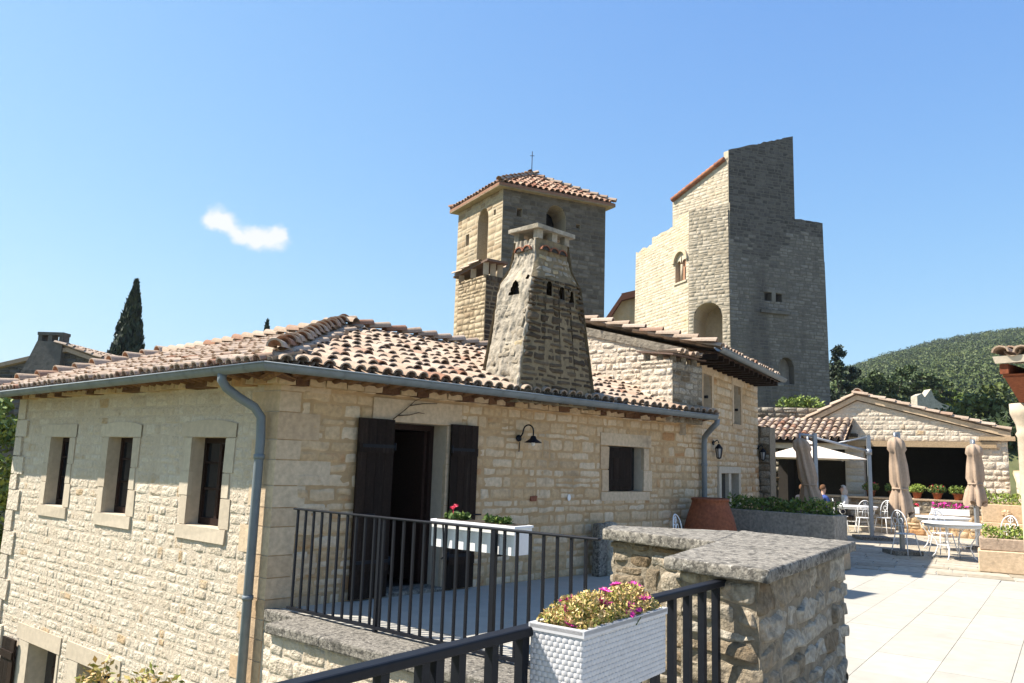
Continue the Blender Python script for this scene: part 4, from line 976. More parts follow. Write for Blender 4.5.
for h in (h1, h2):
    m_ = MB()
    blk(m_, FH, h.u0-.14, h.u1+.14, h.z1+.004, h.z1+.18, .025); blk(m_, FH, h.u0-.12, h.u1+.12, h.z0-.11, h.z0-.004, .035)
    blk(m_, FH, h.u0-.13, h.u0, h.z0+.004, h.z1, .022); blk(m_, FH, h.u1, h.u1+.13, h.z0+.004, h.z1, .022)
    wi = m_.build('window', M_quoin, ann)
    m_ = MB(); fbox(m_, FH, h.u0+.01, h.u1-.01, -.2, -.17, h.z0+.01, h.z1-.01); m_.build('shutter', mat('grey_brown_wood', [(0, c(.13, .095, .065)), (1, c(.19, .145, .10))], mott=.3) if 'grey_brown_wood' not in MATS else MATS['grey_brown_wood'], wi)
    m_ = MB(); m_.tube([FH(h.u0+.04, .03, h.z0+.3), FH(h.u0+.04, .10, h.z0+.3)], .03, 8); m_.build('shutter_catch', M_iron, wi)
m_ = MB(); h = h3
blk(m_, FH, h.u0-.16, h.u1+.16, h.z1+.004, h.z1+.14, .05); blk(m_, FH, h.u0-.15, h.u0, h.z0, h.z1, .05); blk(m_, FH, h.u1, h.u1+.15, h.z0, h.z1, .05); blk(m_, FH, h.c-.09, h.c+.09, h.z0, h.z1, .04); blk(m_, FH, h.u0-.16, h.u1+.16, h.z0-.14, h.z0-.004, .06)
wi = m_.build('window', M_dress, ann)
m_ = MB(); fbox(m_, FH, h.u0+.01, h.u1-.01, -.16, -.14, h.z0+.01, h.z1-.01); m_.build('pane', M_glass, wi)
# square chimney in the angle
mb = MB()
FS = Fr(EB.xy(7.74, -.16), 46.4)
rubble(mb, FS, 0, .96, 2.5, 3.58, [], hs=(.07, .13), ws=(.10, .34), d=.008, gap=.012, rough=.018, wob=.04, seed=71, mi=(2, 3), tops=None)
FS2 = Fr(FS.xy(0, 0), 46.4+97.6-12)   # lit side, u < 0 going up the roof
rubble(mb, FS2, -.66, 0, 2.5, 3.62, [], hs=(.07, .14), ws=(.10, .3), d=.008, gap=.012, rough=.018, wob=.04, seed=72, mi=(0, 1))
a, b, c_, d_ = FS.xy(0), FS.xy(.96), None, FS2.xy(-.66); c_ = (b[0]+d_[0]-a[0], b[1]+d_[1]-a[1])
for p, q in ((b, c_), (c_, d_)): mb.add([(*p, 2.5), (*q, 2.5), (*q, 3.6), (*p, 3.6)], [(0, 1, 2, 3)], 1)
mb.prism([a, b, c_, d_], 3.4, 3.58, 1)
ch2 = mb.build('chimney', [M_stoneA, M_mortA, M_pier, M_piermort], ann)
mb = MB()
for (s_, t_) in ((.06, .05), (.4, .05), (.76, .05), (.06, .45), (.06, .85), (.76, .85)):
    p = Vector(a)+ (Vector(b)-Vector(a))*s_ + (Vector(d_)-Vector(a))*t_
    mb.prism([(p.x-.05, p.y-.05), (p.x+.05, p.y-.05), (p.x+.05, p.y+.05), (p.x-.05, p.y+.05)], 3.58, 3.73+.08*t_, 1)
du = (Vector(b)-Vector(a)).to_3d().normalized(); dv = (Vector(d_)-Vector(a)).to_3d()
upc = (dv.normalized()+Vector((0, 0, .12))).normalized()
o_ = Vector((*a, 3.74)) - du*.08 - upc*.12
mb.prism([tuple((Vector(a)-Vector(du.xy)*.06-Vector(dv.xy)*.08)), tuple(Vector(b)+Vector(du.xy)*.06-Vector(dv.xy)*.08), tuple(Vector(c_)+Vector(du.xy)*.06+Vector(dv.xy)*.08), tuple(Vector(d_)-Vector(du.xy)*.06+Vector(dv.xy)*.08)], lambda x, y: 3.70+.12*((Vector((x, y))-Vector(a)).dot(Vector(dv.xy).normalized())), lambda x, y: 3.73+.12*((Vector((x, y))-Vector(a)).dot(Vector(dv.xy).normalized())), 2)
tiles(mb, o_, du, upc, lambda u, v: .05 <= u <= 1.10 and v < .4, 1.1, .4, r=.075, su=.18, sv=.3, L=.38)
mb.build('cap_tiles', [M_tile, M_pier, M_tiledark], ch2)
# buttress pillar at the far end of the annex
mb = MB(); FZ = Fr(FH.xy(4.86, -.35), 121)
rubble(mb, FZ, .0, .62, 0, 2.75, [], hs=(.14, .24), ws=(.14, .36), d=.012, gap=.016, rough=.025, wob=.04, seed=81)
mb.prism([FZ.xy(0, 0), FZ.xy(.62, 0), FZ.xy(.62, -.6), FZ.xy(0, -.6)], 0, 2.745, 1)
tag(mb.build('stone_pillar', [M_pier, M_piermort]), 'grey rubble pillar between the annex corner and the lean-to', 'pillar')
def lantern(name, label, F, u, z_, arm=.0):
    t = thing(name, label, 'lantern', F(u, .02, z_))
    m_ = MB(); p = F(u, .13, z_)
    m_.tube([F(u, .02, z_+.20), F(u, .10, z_+.26), F(u, .13, z_+.20)], .012, 6); m_.tube([F(u, .0, z_+.2), F(u, .03, z_+.2)], .05, 10); m_.build('bracket', M_iron, t)
    m_ = MB(); m_.lathe([(0, z_+.19), (.025, z_+.17), (.08, z_+.10), (.08, z_+.085), (0, z_+.085)], p.x, p.y, 6); m_.lathe([(.0, z_-.12), (.035, z_-.11), (.048, z_-.09), (0, z_-.085)], p.x, p.y, 6)
    for k in range(6):
        a = math.pi*k/3; m_.tube([(p.x+.07*math.cos(a), p.y+.07*math.sin(a), z_+.085), (p.x+.045*math.cos(a), p.y+.045*math.sin(a), z_-.09)], .008, 4)
    m_.build('frame', M_iron, t)
    m_ = MB(); m_.lathe([(.04, z_-.085), (.066, z_+.085)], p.x, p.y, 6); m_.build('pane', mat('lantern_glass', [(0, c(.35, .36, .37)), (1, c(.45, .46, .47))], rough=.15, use_rnd=False, spec=.5) if 'lantern_glass' not in MATS else MATS['lantern_glass'], t)
lantern('wall_lantern', 'dark wall lantern right of the downspout on the annex front', FH, 1.05, 2.02)
lantern('wall_lantern', 'dark wall lantern at the far corner of the annex by the lean-to', FH, 4.75, 2.05)

# =================================================================== BELL TOWER
FT1 = Fr((-.54, 30.0), 66); FT2 = Fr((-.54, 30.0), 149)   # dark right face; lit left face at u < 0
tw = thing('bell_tower', 'square stone bell tower with arched openings under a tiled pyramid roof', 'tower', FT1(2, -2, 0))
Lr, Ll = 4.75, 3.9
RC = FT1.xy(Lr); LC = FT2.xy(-Ll); BC = (RC[0]+LC[0]+.54, RC[1]+LC[1]-30.0)
mb = MB()
ha = Hole(1.95, 2.85, 10.95, 12.25, True); hs1 = Hole(.62, .86, 11.5, 11.85); hs2 = Hole(3.35, 3.55, 11.35, 11.6)
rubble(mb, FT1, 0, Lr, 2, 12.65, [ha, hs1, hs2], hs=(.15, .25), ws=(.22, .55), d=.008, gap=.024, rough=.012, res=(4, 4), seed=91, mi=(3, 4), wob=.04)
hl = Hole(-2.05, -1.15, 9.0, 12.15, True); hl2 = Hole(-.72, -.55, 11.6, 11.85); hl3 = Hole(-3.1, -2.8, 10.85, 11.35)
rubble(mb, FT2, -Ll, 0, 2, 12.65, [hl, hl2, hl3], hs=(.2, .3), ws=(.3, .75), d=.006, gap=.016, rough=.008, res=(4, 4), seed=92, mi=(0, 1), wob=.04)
for F, h in ((FT1, ha), (FT1, hs1), (FT1, hs2), (FT2, hl), (FT2, hl2), (FT2, hl3)): reveal(mb, F, h, 1.1 if h in (ha, hl) else .6, 1)
for F, h, dp in ((FT1, hs1, .5), (FT1, hs2, .5), (FT2, hl2, .5), (FT2, hl3, .45)): mb.add([F(h.u0, -dp, h.z0), F(h.u1, -dp, h.z0), F(h.u1, -dp, h.z1), F(h.u0, -dp, h.z1)], [(0, 1, 2, 3)], 2)
mb.add([FT1(1.0, -1.6, 10), FT1(4, -1.6, 10), FT1(4, -1.6, 12.6), FT1(1, -1.6, 12.6)], [(0, 1, 2, 3)], 2)
mb.add([FT2(-3.2, -1.12, 8.5), FT2(-.6, -1.12, 8.5), FT2(-.6, -1.12, 12.6), FT2(-3.2, -1.12, 12.6)], [(0, 1, 2, 3)], 5, .3)  # warm stone puts the recess's orange light into the back panel's colour
for p, q in ((RC, BC), (BC, LC)): mb.add([(*p, 2), (*q, 2), (*q, 12.65), (*p, 12.65)], [(0, 1, 2, 3)], 1)
mb.build('wall', [M_bell, mat('bell_mortar', [(0, c(.34, .275, .19)), (1, c(.46, .38, .27))], mott=.3, use_rnd=False), M_dark, M_belld, MATS['bell_shaded_mortar'], M_stoneB], tw)
cen = Vector(((RC[0]+LC[0])/2, (RC[1]+LC[1])/2, 14.1))
cor = [Vector((-.54, 30.0, 0)), Vector((*RC, 0)), Vector((*BC, 0)), Vector((*LC, 0))]
eav = []
for p in cor:
    d = (p-cen); d.z = 0; q = p+d.normalized()*.42; q.z = 12.70; eav.append(q)
mb = MB()
for i in range(4):
    a, b = eav[i], eav[(i+1) % 4]; mb.add([a, b, cen], [(0, 1, 2)], 1); mb.add([a, b, b+Vector((0, 0, -.14)), a+Vector((0, 0, -.14))], [(3, 2, 1, 0)], 0, .3)
    if i in (0, 3):
        d = (b-a).normalized(); foot = a+d*((cen-a).dot(d)); upv = (cen-foot); H_ = upv.length; upv.normalize(); W_ = (b-a).length; f0 = (foot-a).length
        ins = lambda u, v: f0*v/H_ < u < W_-(W_-f0)*v/H_ and v < H_
        tiles(mb, a, d, upv, ins, W_, H_, su=.26, sv=.4, r=.115, L=.5, seg=4, pans=True)
mb.prism([(p.x, p.y) for p in eav], 12.55, 12.6, 2)
rf = mb.build('roof', [MATS['tower_tile'], M_tiledark, M_bell], tw)
mb = MB()
for p in eav: ridge(mb, p+Vector((0, 0, .06)), cen+Vector((0, 0, .06)), r=.13, step=.42, L=.5, seg=4)
mb.build('hip_tiles', M_tile, rf)
mb = MB(); mb.tube([cen, cen+Vector((0, 0, 1.15))], .018, 5); mb.tube([cen+Vector((-.1, 0, .95)), cen+Vector((.1, 0, .95))], .014, 5); mb.build('iron_cross', M_iron, tw)
# smaller old chimney in front of the tower
oc = thing('stone_chimney', 'narrow rubble chimney with tilted tile cap in front of the bell tower', 'chimney', (-.9, 20, 0))
FK = Fr((-.70, 19.0), 56); FK2 = Fr((-.70, 19.0), 143)
mb = MB()
rubble(mb, FK, 0, .5, 2, 6.32, [], hs=(.09, .16), ws=(.12, .3), d=.01, gap=.018, rough=.015, res=(4, 4), wob=.04, seed=95, mi=(2, 3))
rubble(mb, FK2, -1.25, 0, 2, 6.32, [], hs=(.09, .17), ws=(.12, .34), d=.008, gap=.014, rough=.012, res=(4, 4), wob=.04, seed=96, mi=(0, 1))
a, b, d_ = FK.xy(0), FK.xy(.5), FK2.xy(-1.25); c_ = (b[0]+d_[0]-a[0], b[1]+d_[1]-a[1])
for p, q in ((b, c_), (c_, d_)): mb.add([(*p, 2), (*q, 2), (*q, 6.32), (*p, 6.32)], [(0, 1, 2, 3)], 1)
mb.prism([a, b, c_, d_], 6.1, 6.31, 1)
mb.build('shaft', [M_bell, M_chimM, M_chimD, M_chimM], oc)  # right side's shade put into its colour by the darker stone
mb = MB()
A2_, B2_, D2_ = Vector(a), Vector(b), Vector(d_)
for (s_, t_) in ((.08, .06), (.5, .06), (.92, .06), (.08, .5), (.08, .94), (.92, .94)):
    p = A2_+(B2_-A2_)*s_+(D2_-A2_)*t_; h_ = 6.66-.14*t_
    mb.prism([(p.x-.07, p.y-.07), (p.x+.07, p.y-.07), (p.x+.07, p.y+.07), (p.x-.07, p.y+.07)], 6.32, h_, 1)
du = (B2_-A2_).to_3d(); dv = (D2_-A2_).to_3d()
q0 = [A2_-Vector(du.xy)*.12-Vector(dv.xy)*.1, B2_+Vector(du.xy)*.12-Vector(dv.xy)*.1, Vector(c_)+Vector(du.xy)*.12+Vector(dv.xy)*.14, D2_-Vector(du.xy)*.12+Vector(dv.xy)*.14]
mb.prism([tuple(q) for q in q0], lambda x, y: 6.64-.16*((Vector((x, y))-A2_).dot(Vector(dv.xy))/dv.length_squared), lambda x, y: 6.69-.16*((Vector((x, y))-A2_).dot(Vector(dv.xy))/dv.length_squared), 2)
dn = dv.copy(); dn.z = -.16; up_ = (-dn).normalized()
tiles(mb, Vector((*q0[3], 6.52)), du.normalized(), up_, lambda u, v: u < .78 and v < 1.3, .8, 1.3, su=.2, r=.085, seg=4, sv=.4)
mb.build('cap_tiles', [M_tile, M_bell, M_tiledark], oc)

# =================================================================== CASTLE KEEP
P0 = Vector((12.77, 45.0)); F1 = Fr(P0, 73)                 # dark right face
P2 = Vector((10.71, 46.5)); dm = P0-P2; F2 = Fr(P2, math.degrees(math.atan2(dm.x, dm.y)))   # middle face, u 0..|dm|
P3 = P2 + Vector((math.sin(math.radians(-19)), math.cos(math.radians(-19))))*6.8; d3 = P2-P3; F3 = Fr(P3, math.degrees(math.atan2(d3.x, d3.y)))
P1 = Vector(F1.xy(6.65)); P4 = P3+Vector((3, 5)); P5 = P1+Vector((-1, 6))
keep = thing('castle_keep', 'tall ruined many-sided castle keep with sunlit left faces and a blackened shaded right face', 'castle', (14, 49, 2))
bat = lambda F, k: (lambda u, n, z: F(u, n+(17-z)*k, z))
mb = MB(); KB = 1.5; kw = dict(hs=(.15, .25), ws=(.22, .65), d=.006, gap=.018, rough=.012, res=(3, 3), wob=.05)
wd1 = Hole(2.3, 2.78, 11.72, 12.27); wd2 = Hole(3.05, 3.52, 11.72, 12.27); wa = Hole(3.15, 4.2, 6.75, 8.4, True)
B1 = bat(F1, .018)
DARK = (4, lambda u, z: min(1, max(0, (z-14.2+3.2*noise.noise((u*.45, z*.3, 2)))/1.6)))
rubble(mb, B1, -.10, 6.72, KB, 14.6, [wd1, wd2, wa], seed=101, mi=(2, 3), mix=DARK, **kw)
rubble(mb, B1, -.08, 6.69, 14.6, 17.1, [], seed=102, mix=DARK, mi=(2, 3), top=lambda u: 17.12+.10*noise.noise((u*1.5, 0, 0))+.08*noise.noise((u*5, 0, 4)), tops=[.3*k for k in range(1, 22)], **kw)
for h in (wd1, wd2, wa): reveal(mb, B1, h, .5, 3)
for h in (wd1, wd2): mb.add([B1(h.u0, -.45, h.z0), B1(h.u1, -.45, h.z0), B1(h.u1, -.45, h.z1), B1(h.u0, -.45, h.z1)], [(0, 1, 2, 3)], 5)
mb.add([B1(2.9, -.48, 6.6), B1(4.4, -.48, 6.6), B1(4.4, -.48, 8.6), B1(2.9, -.48, 8.6)], [(0, 1, 2, 3)], 2, .9)
lm = dm.length
nic = Hole(.30, 2.10, 7.2, 11.55, True)
B2 = bat(F2, .012)
rubble(mb, B2, -.02, lm+.05, KB, 17.6, [nic], seed=103, mi=(6, 7), top=lambda u: 17.5+.14*noise.noise((u*1.7, 0, 5))+.1*noise.noise((u*5, 0, 1)), tops=[.2*k for k in range(1, 12)], **kw)
reveal(mb, B2, nic, 1.9, 1); mb.add([B2(nic.u0-.2, -1.85, 7), B2(nic.u1+.2, -1.85, 7), B2(nic.u1+.2, -1.85, 12), B2(nic.u0-.2, -1.85, 12)], [(0, 1, 2, 3)], 0, .1)
l3 = d3.length
big = Hole(l3-1.55, l3-.3, 13.15, 15.05, True)
def t3(u): return 16.5+.16*noise.noise((u*1.6, 0, 9))+.1*noise.noise((u*4.5, 0, 2))+ (0 if u < 2.2 else .45 if u < 4.9 else .95)
B3 = bat(F3, .012)
rubble(mb, B3, -.05, l3+.02, KB, 17, [big], seed=104, mi=(0, 1), top=t3, tops=[2.199, 2.2, 4.899, 4.9]+[.31*k for k in range(1, 22)], **kw)
reveal(mb, B3, big, .35, 1)
for p, q, z_ in ((P1, P5, 17), (P5, P4, 17), (P4, P3, 16.5)): mb.add([(*p, KB), (*q, KB), (*q, z_), (*p, z_)], [(0, 1, 2, 3)], 3)
mb.prism([tuple(p) for p in (P0, P1, P5, P4, P3, P2)], 16.2, 16.4, 1)
kwall = mb.build('wall', [M_keepL, mat('keep_mortar', [(0, c(.40, .335, .24)), (1, c(.49, .415, .31))], mott=.3, use_rnd=False), M_keepD, mat('keep_shaded_mortar', [(0, c(.11, .096, .08)), (1, c(.17, .15, .125))], mott=.3, use_rnd=False), M_keepU, M_dark, M_keepM, MATS['keep_mid_mortar']], keep)  # right face's mortar is darkened to carry its shade
# upper block with sloping top
UL = Vector((P0.x-.616*4.35, P0.y+.788*4.35))
mb = MB(); uw = 4.65
Fu = Fr(UL, math.degrees(math.atan2((P0-UL).x, (P0-UL).y))); lu = (P0-UL).length
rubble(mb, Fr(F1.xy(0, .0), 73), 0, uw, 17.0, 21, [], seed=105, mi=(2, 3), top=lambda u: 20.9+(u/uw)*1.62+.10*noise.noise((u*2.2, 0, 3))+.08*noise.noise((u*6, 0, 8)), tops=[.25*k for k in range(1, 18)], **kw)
tu = lambda u: 18.75+(u/lu)*1.7
rubble(mb, Fu, 0, lu-.02, 16.3, 20, [], seed=106, mi=(0, 1), top=tu, **kw)
mb.add([Fu(lu-.35, .0, 20.2), Fu(lu, .0, 20.2), Fu(lu, 0, 20.85), Fu(lu-.35, 0, 20.85)], [(0, 1, 2, 3)], 0)
a, b = F1.xy(uw), F1.xy(uw-1, -5); cU = (UL.x+1.6, UL.y+1)
mb.add([(*a, 16.3), (*b, 16.3), (*b, 21.0), (*a, 22.35)], [(0, 1, 2, 3)], 3); mb.add([(*b, 16.3), (*UL, 16.3), (*UL, 18.7), (*b, 21.0)], [(0, 1, 2, 3)], 3)
mb.add([(*UL, 18.7), (P0.x, P0.y, 20.4), (*a, 22.25), (*b, 21.0)], [(0, 1, 2, 3)], 3)
mb.build('upper_wall', [M_keepL, MATS['keep_mortar'], M_keepU, MATS['keep_shaded_mortar']], keep)
mb = MB()
n_ = 14
for k in range(n_): 
    a_, b_ = Fu(lu*k/n_, .06, tu(lu*k/n_)+.05), Fu(lu*(k+1.2)/n_, .06, tu(lu*(k+1.2)/n_)+.02)
    if k < n_-1: mb.tube([a_, b_], [.17, .15], 8, rnd=random.random()*.6)
mb.build('tile_coping', M_redtile, keep)
# double window details
m_ = MB()
for h, dx in ((big, 0),):
    N = 12
    for k in range(N):
        a0, a1 = math.pi*k/N, math.pi*(k+1)/N; zc = h.z1-h.r
        pts = []
        for a_, rr in ((a0, h.r+.02), (a1, h.r+.02), (a1, h.r+.26), (a0, h.r+.26)): pts.append((h.c-math.cos(a_)*rr, zc+math.sin(a_)*rr))
        m_.add([B3(x, .14, z_) for x, z_ in pts]+[B3(x, -.02, z_) for x, z_ in pts], [(3, 2, 1, 0), (0, 1, 5, 4), (2, 3, 7, 6)], 0, .3)
    # spandrel with two small arches
    for cc in (-1, 1):
        xc = h.c+cc*h.r*.5; rr = h.r*.36
        pts = [(xc-math.cos(math.pi*k/10)*rr, h.z1-h.r-.1+math.sin(math.pi*k/10)*rr) for k in range(11)]
        top_ = [(xc-h.r*.5*math.cos(math.pi*k/10)*1.0, h.z1-.02) for k in range(11)]
        m_.add([B3(x, -.06, z_) for x, z_ in pts]+[B3(x, -.06, z_) for x, z_ in top_], [(k, k+1, 12+k, 11+k) for k in range(10)], 0, .8)
bw_ = m_.build('twin_window', M_keepL, keep)
m_ = MB(); m_.tube([B3(big.c, -.1, big.z0), B3(big.c, -.1, big.z1-big.r-.15)], .09, 8)
m_.build('column', M_keepL, bw_)
m_ = MB(); fbox(m_, F3, big.u0-.12, big.u1+.12, -.3, .12, big.z0-.12, big.z0-.003, 0, .5); m_.build('sill', M_keepL, bw_)
m_ = MB(); m_.add([B3(big.u0, -.30, big.z0), B3(big.u1, -.30, big.z0), B3(big.u1, -.30, big.z1), B3(big.u0, -.30, big.z1)], [(0, 1, 2, 3)]); m_.build('shutter', M_redtile, bw_)
m_ = MB(); fbox(m_, F1, 1.95, 3.9, -.05, .28, 10.98, 11.16, 0, .2); fbox(m_, F1, 2.15, 3.7, -.05, .15, 12.275, 12.45, 0, .9); fbox(m_, F1, 2.785, 3.045, -.1, .15, 11.71, 12.27, 0, .9)
m_.build('window_ledge', M_keepD, keep)

# roof of a house between the towers
fh = thing('village_house', 'pale house with red-brown sloping roof half hidden beside the keep', 'house', (6, 36, 2))
F = Fr((7.05, 56.0), 102)
mb = MB(); mb.add([F(0, 0, 3), F(4, 0, 3), F(4, 0, 14.4), F(1.0, 0, 13.75), F(0, 0, 12.2)], [(0, 1, 2, 3, 4)]); mb.add([F(.2, -.3, 3), F(.2, -7, 3), F(.2, -7, 11.0), F(.2, -.3, 11.0)], [(3, 2, 1, 0)])
mb.add([F(4, 0, 3), F(4, -7, 3), F(4, -7, 14), F(4, 0, 14)], [(0, 1, 2, 3)]); mb.build('wall', M_keepL, fh)
mb = MB()
for (u0, z_0, u1, z_1) in ((-.35, 11.75, .9, 13.75), (.9, 13.75, 4.2, 14.6)):
    mb.hexa([F(u0, .6, z_0-.2), F(u1, .6, z_1-.2), F(u1, -7, z_1), F(u0, -7, z_0)], [F(u0, .6, z_0+.3), F(u1, .6, z_1+.2), F(u1, -7, z_1+.2), F(u0, -7, z_0+.3)])
mb.build('roof', MATS['dark_red_roof'], fh)

# =================================================================== COURTYARD
barn = thing('barn', 'open-fronted stone barn with wide tiled gable sheltering the terrace tables', 'barn', FQ(1, -2, 0))
topB = lambda u: 4.10-.283*(u-.08) if u > .08 else 4.10-.52*(.08-u)
mb = MB()
rubble(mb, FQ, -2.2, 4.25, 2.80, 4.1, [], top=topB, hs=(.10, .18), ws=(.14, .45), d=.008, gap=.010, rough=.014, res=(6, 5), seed=111, wob=.03, tops=[.08])
rubble(mb, FQ, 3.55, 4.25, 0, 2.82, [], hs=(.16, .26), ws=(.18, .4), d=.012, gap=.015, rough=.02, res=(5, 4), seed=112, mi=(0, 1))
for (a, b) in (((-2.2, 0), (-2.2, -5)), ((-2.2, -5), (4.25, -5)), ((4.25, -5), (4.25, 0)), ((3.55, 0), (3.55, -.6))):
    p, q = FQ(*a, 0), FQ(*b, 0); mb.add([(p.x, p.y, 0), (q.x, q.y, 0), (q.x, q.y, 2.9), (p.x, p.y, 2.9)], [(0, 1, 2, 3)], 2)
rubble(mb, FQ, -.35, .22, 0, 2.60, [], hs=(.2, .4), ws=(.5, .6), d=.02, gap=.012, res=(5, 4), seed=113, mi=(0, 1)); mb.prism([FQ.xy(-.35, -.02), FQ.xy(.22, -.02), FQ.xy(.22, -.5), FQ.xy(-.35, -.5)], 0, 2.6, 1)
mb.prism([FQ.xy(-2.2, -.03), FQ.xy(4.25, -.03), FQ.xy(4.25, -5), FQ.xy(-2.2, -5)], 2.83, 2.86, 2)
mb.build('wall', [M_stoneA, M_mortA, M_dark], barn)
mb = MB(); fbox(mb, FQ, -2.0, 3.95, -.35, .09, 2.61, 2.80, 0, .5, .015); fbox(mb, FQ, 3.5, 4.45, -.3, .13, 2.83, 2.96, 0, .5, .01)
mb.build('beam', mat('pale_beam', [(0, c(.34, .24, .14)), (1, c(.44, .32, .20))], mott=.25, mscale=5, bump=.01), barn)
mb = MB(); th = .16
for (ua, ub) in ((-2.5, .08), (.08, 4.35)):
    za = topB(ua)+.03; zb = topB(ub)+.03
    mb.hexa([FQ(ua, .10, za), FQ(ub, .10, zb), FQ(ub, -5.2, zb), FQ(ua, -5.2, za)], [FQ(ua, .10, za+th), FQ(ub, .10, zb+th), FQ(ub, -5.2, zb+th), FQ(ua, -5.2, za+th)], 1, .5)
a = FQ(4.35, .08, topB(4.35)+.22); upv = (FQ(.08, .08, topB(.08))-FQ(4.35, .08, topB(4.35))).normalized()
tiles(mb, a, -FQ.n, upv, lambda u, v: v < 4.25, 5.2, 4.65, su=.25, sv=.4, r=.11, L=.5, seg=5)
a = FQ(-2.5, .08, topB(-2.5)+.22); upv = (FQ(.08, .08, topB(.08))-FQ(-2.5, .08, topB(-2.5))).normalized()
tiles(mb, a, -FQ.n, upv, lambda u, v: v < 2.7, 5.2, 2.9, su=.25, sv=.4, r=.11, L=.5, seg=5)
ridge(mb, FQ(.08, .10, 4.33), FQ(.08, -5, 4.36), r=.14)
mb.build('roof', [M_tile, M_quoin], barn)
# lean-to
FLn = Fr((10.5, 24.4), 121)
lt = thing('lean_to', 'low tiled lean-to roof beside the barn with a dark open front', 'lean-to', FLn(-1.6, -1, 0))
mb = MB(); upv = (Vector((0, 0, .40))-FLn.n).normalized(); z0_ = 2.72
mb.hexa([FLn(-3.3, 0, z0_-.1), FLn(.0, 0, z0_-.1), FLn(-.0, -1.5, z0_+.5), FLn(-3.3, -1.5, z0_+.5)], [FLn(-3.3, 0, z0_-.03), FLn(0, 0, z0_-.03), FLn(0, -1.5, z0_+.57), FLn(-3.3, -1.5, z0_+.57)], 1)
tiles(mb, FLn(-3.3, .05, z0_), FLn.d, upv, lambda u, v: u < 3.3, 3.3, 1.45, su=.22, r=.095, seg=5)
mb.build('roof', [M_tile, M_wood], lt)
mb = MB()
for u in (-2.5,): fbox(mb, FLn, u-.06, u+.06, -.25, -.12, 0, z0_-.1)
fbox(mb, FLn, -3.3, 0, -.24, -.12, z0_-.28, z0_-.101); mb.build('post', M_dress, lt)
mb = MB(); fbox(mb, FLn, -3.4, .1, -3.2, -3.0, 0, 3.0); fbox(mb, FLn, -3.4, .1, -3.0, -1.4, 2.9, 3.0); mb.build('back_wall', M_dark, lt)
# garden wall below the keep, with bush
FW = Fr((8.6, 28.6), 100)
mb = MB(); rubble(mb, FW, -.6, 3.6, 1.0, 4.05, [], hs=(.14, .24), ws=(.2, .5), d=.035, gap=.025, rough=.04, res=(4, 3), seed=121, top=lambda u: 4.0+.06*noise.noise((u*5, 0, 0)))
mb.prism([FW.xy(-.6, -.01), FW.xy(3.6, -.01), FW.xy(3.6, -.5), FW.xy(-.6, -.5)], 1, 3.95, 1)
tag(mb.build('garden_wall', [M_pier, M_piermort]), 'dry grey rubble garden wall at the foot of the keep', 'wall')
mb = MB(); p = FW(2.1, -1.0, 4.15); leafcloud(mb, np.concatenate([shell(260, p+Vector((dx, 0, dz)), (.5, .5, .32), .2) for dx, dz in ((-.5, 0), (0, .1), (.45, .05))]), .07)
b = thing('bush', 'small round green bush on the garden wall below the keep', 'bush', p); mb.build('foliage', L_tree, b)

# parapet in front of the barn
mb = MB(); rubble(mb, FP, -2.2, 3.6, 0, .94, [], hs=(.14, .24), ws=(.14, .42), d=.014, gap=.016, rough=.03, wob=.04, res=(7, 5), seed=131); mb.prism([FP.xy(-2.2, -.01), FP.xy(3.6, -.01), FP.xy(3.6, -.4), FP.xy(-2.2, -.4)], 0, .938, 1)
par = thing('parapet_wall', 'waist-high rubble wall with flowerpots on top in front of the barn', 'wall', FP(.7, -.2, 0)); mb.build('wall', [M_pier, M_piermort], par)
mb = MB(); fbox(mb, FP, -2.25, 3.62, -.45, .05, .941, 1.0, 0, .5, .01); mb.build('coping', M_quoin, par)
mb = MB(); rubble(mb, Fr(FP.xy(.55, 1.6), 121), 0, 2.9, 0, .62, [], hs=(.15, .24), ws=(.15, .42), d=.014, gap=.016, rough=.03, wob=.04, res=(7, 5), seed=133)
FP2 = Fr(FP.xy(.55, 1.6), 121); mb.prism([FP2.xy(0, -.01), FP2.xy(2.9, -.01), FP2.xy(2.9, -.5), FP2.xy(0, -.5)], 0, .62, 1)
tag(mb.build('planter_wall', [M_stoneB, M_mortB]), 'low golden rubble wall under the pink flowers behind the white tables', 'wall')
mb = MB(); fbox(mb, FP, -2.4, .4, .9, 1.25, .011, .13, 0, .5, .01)
tag(mb.build('stone_kerb', M_dress), kind='structure')

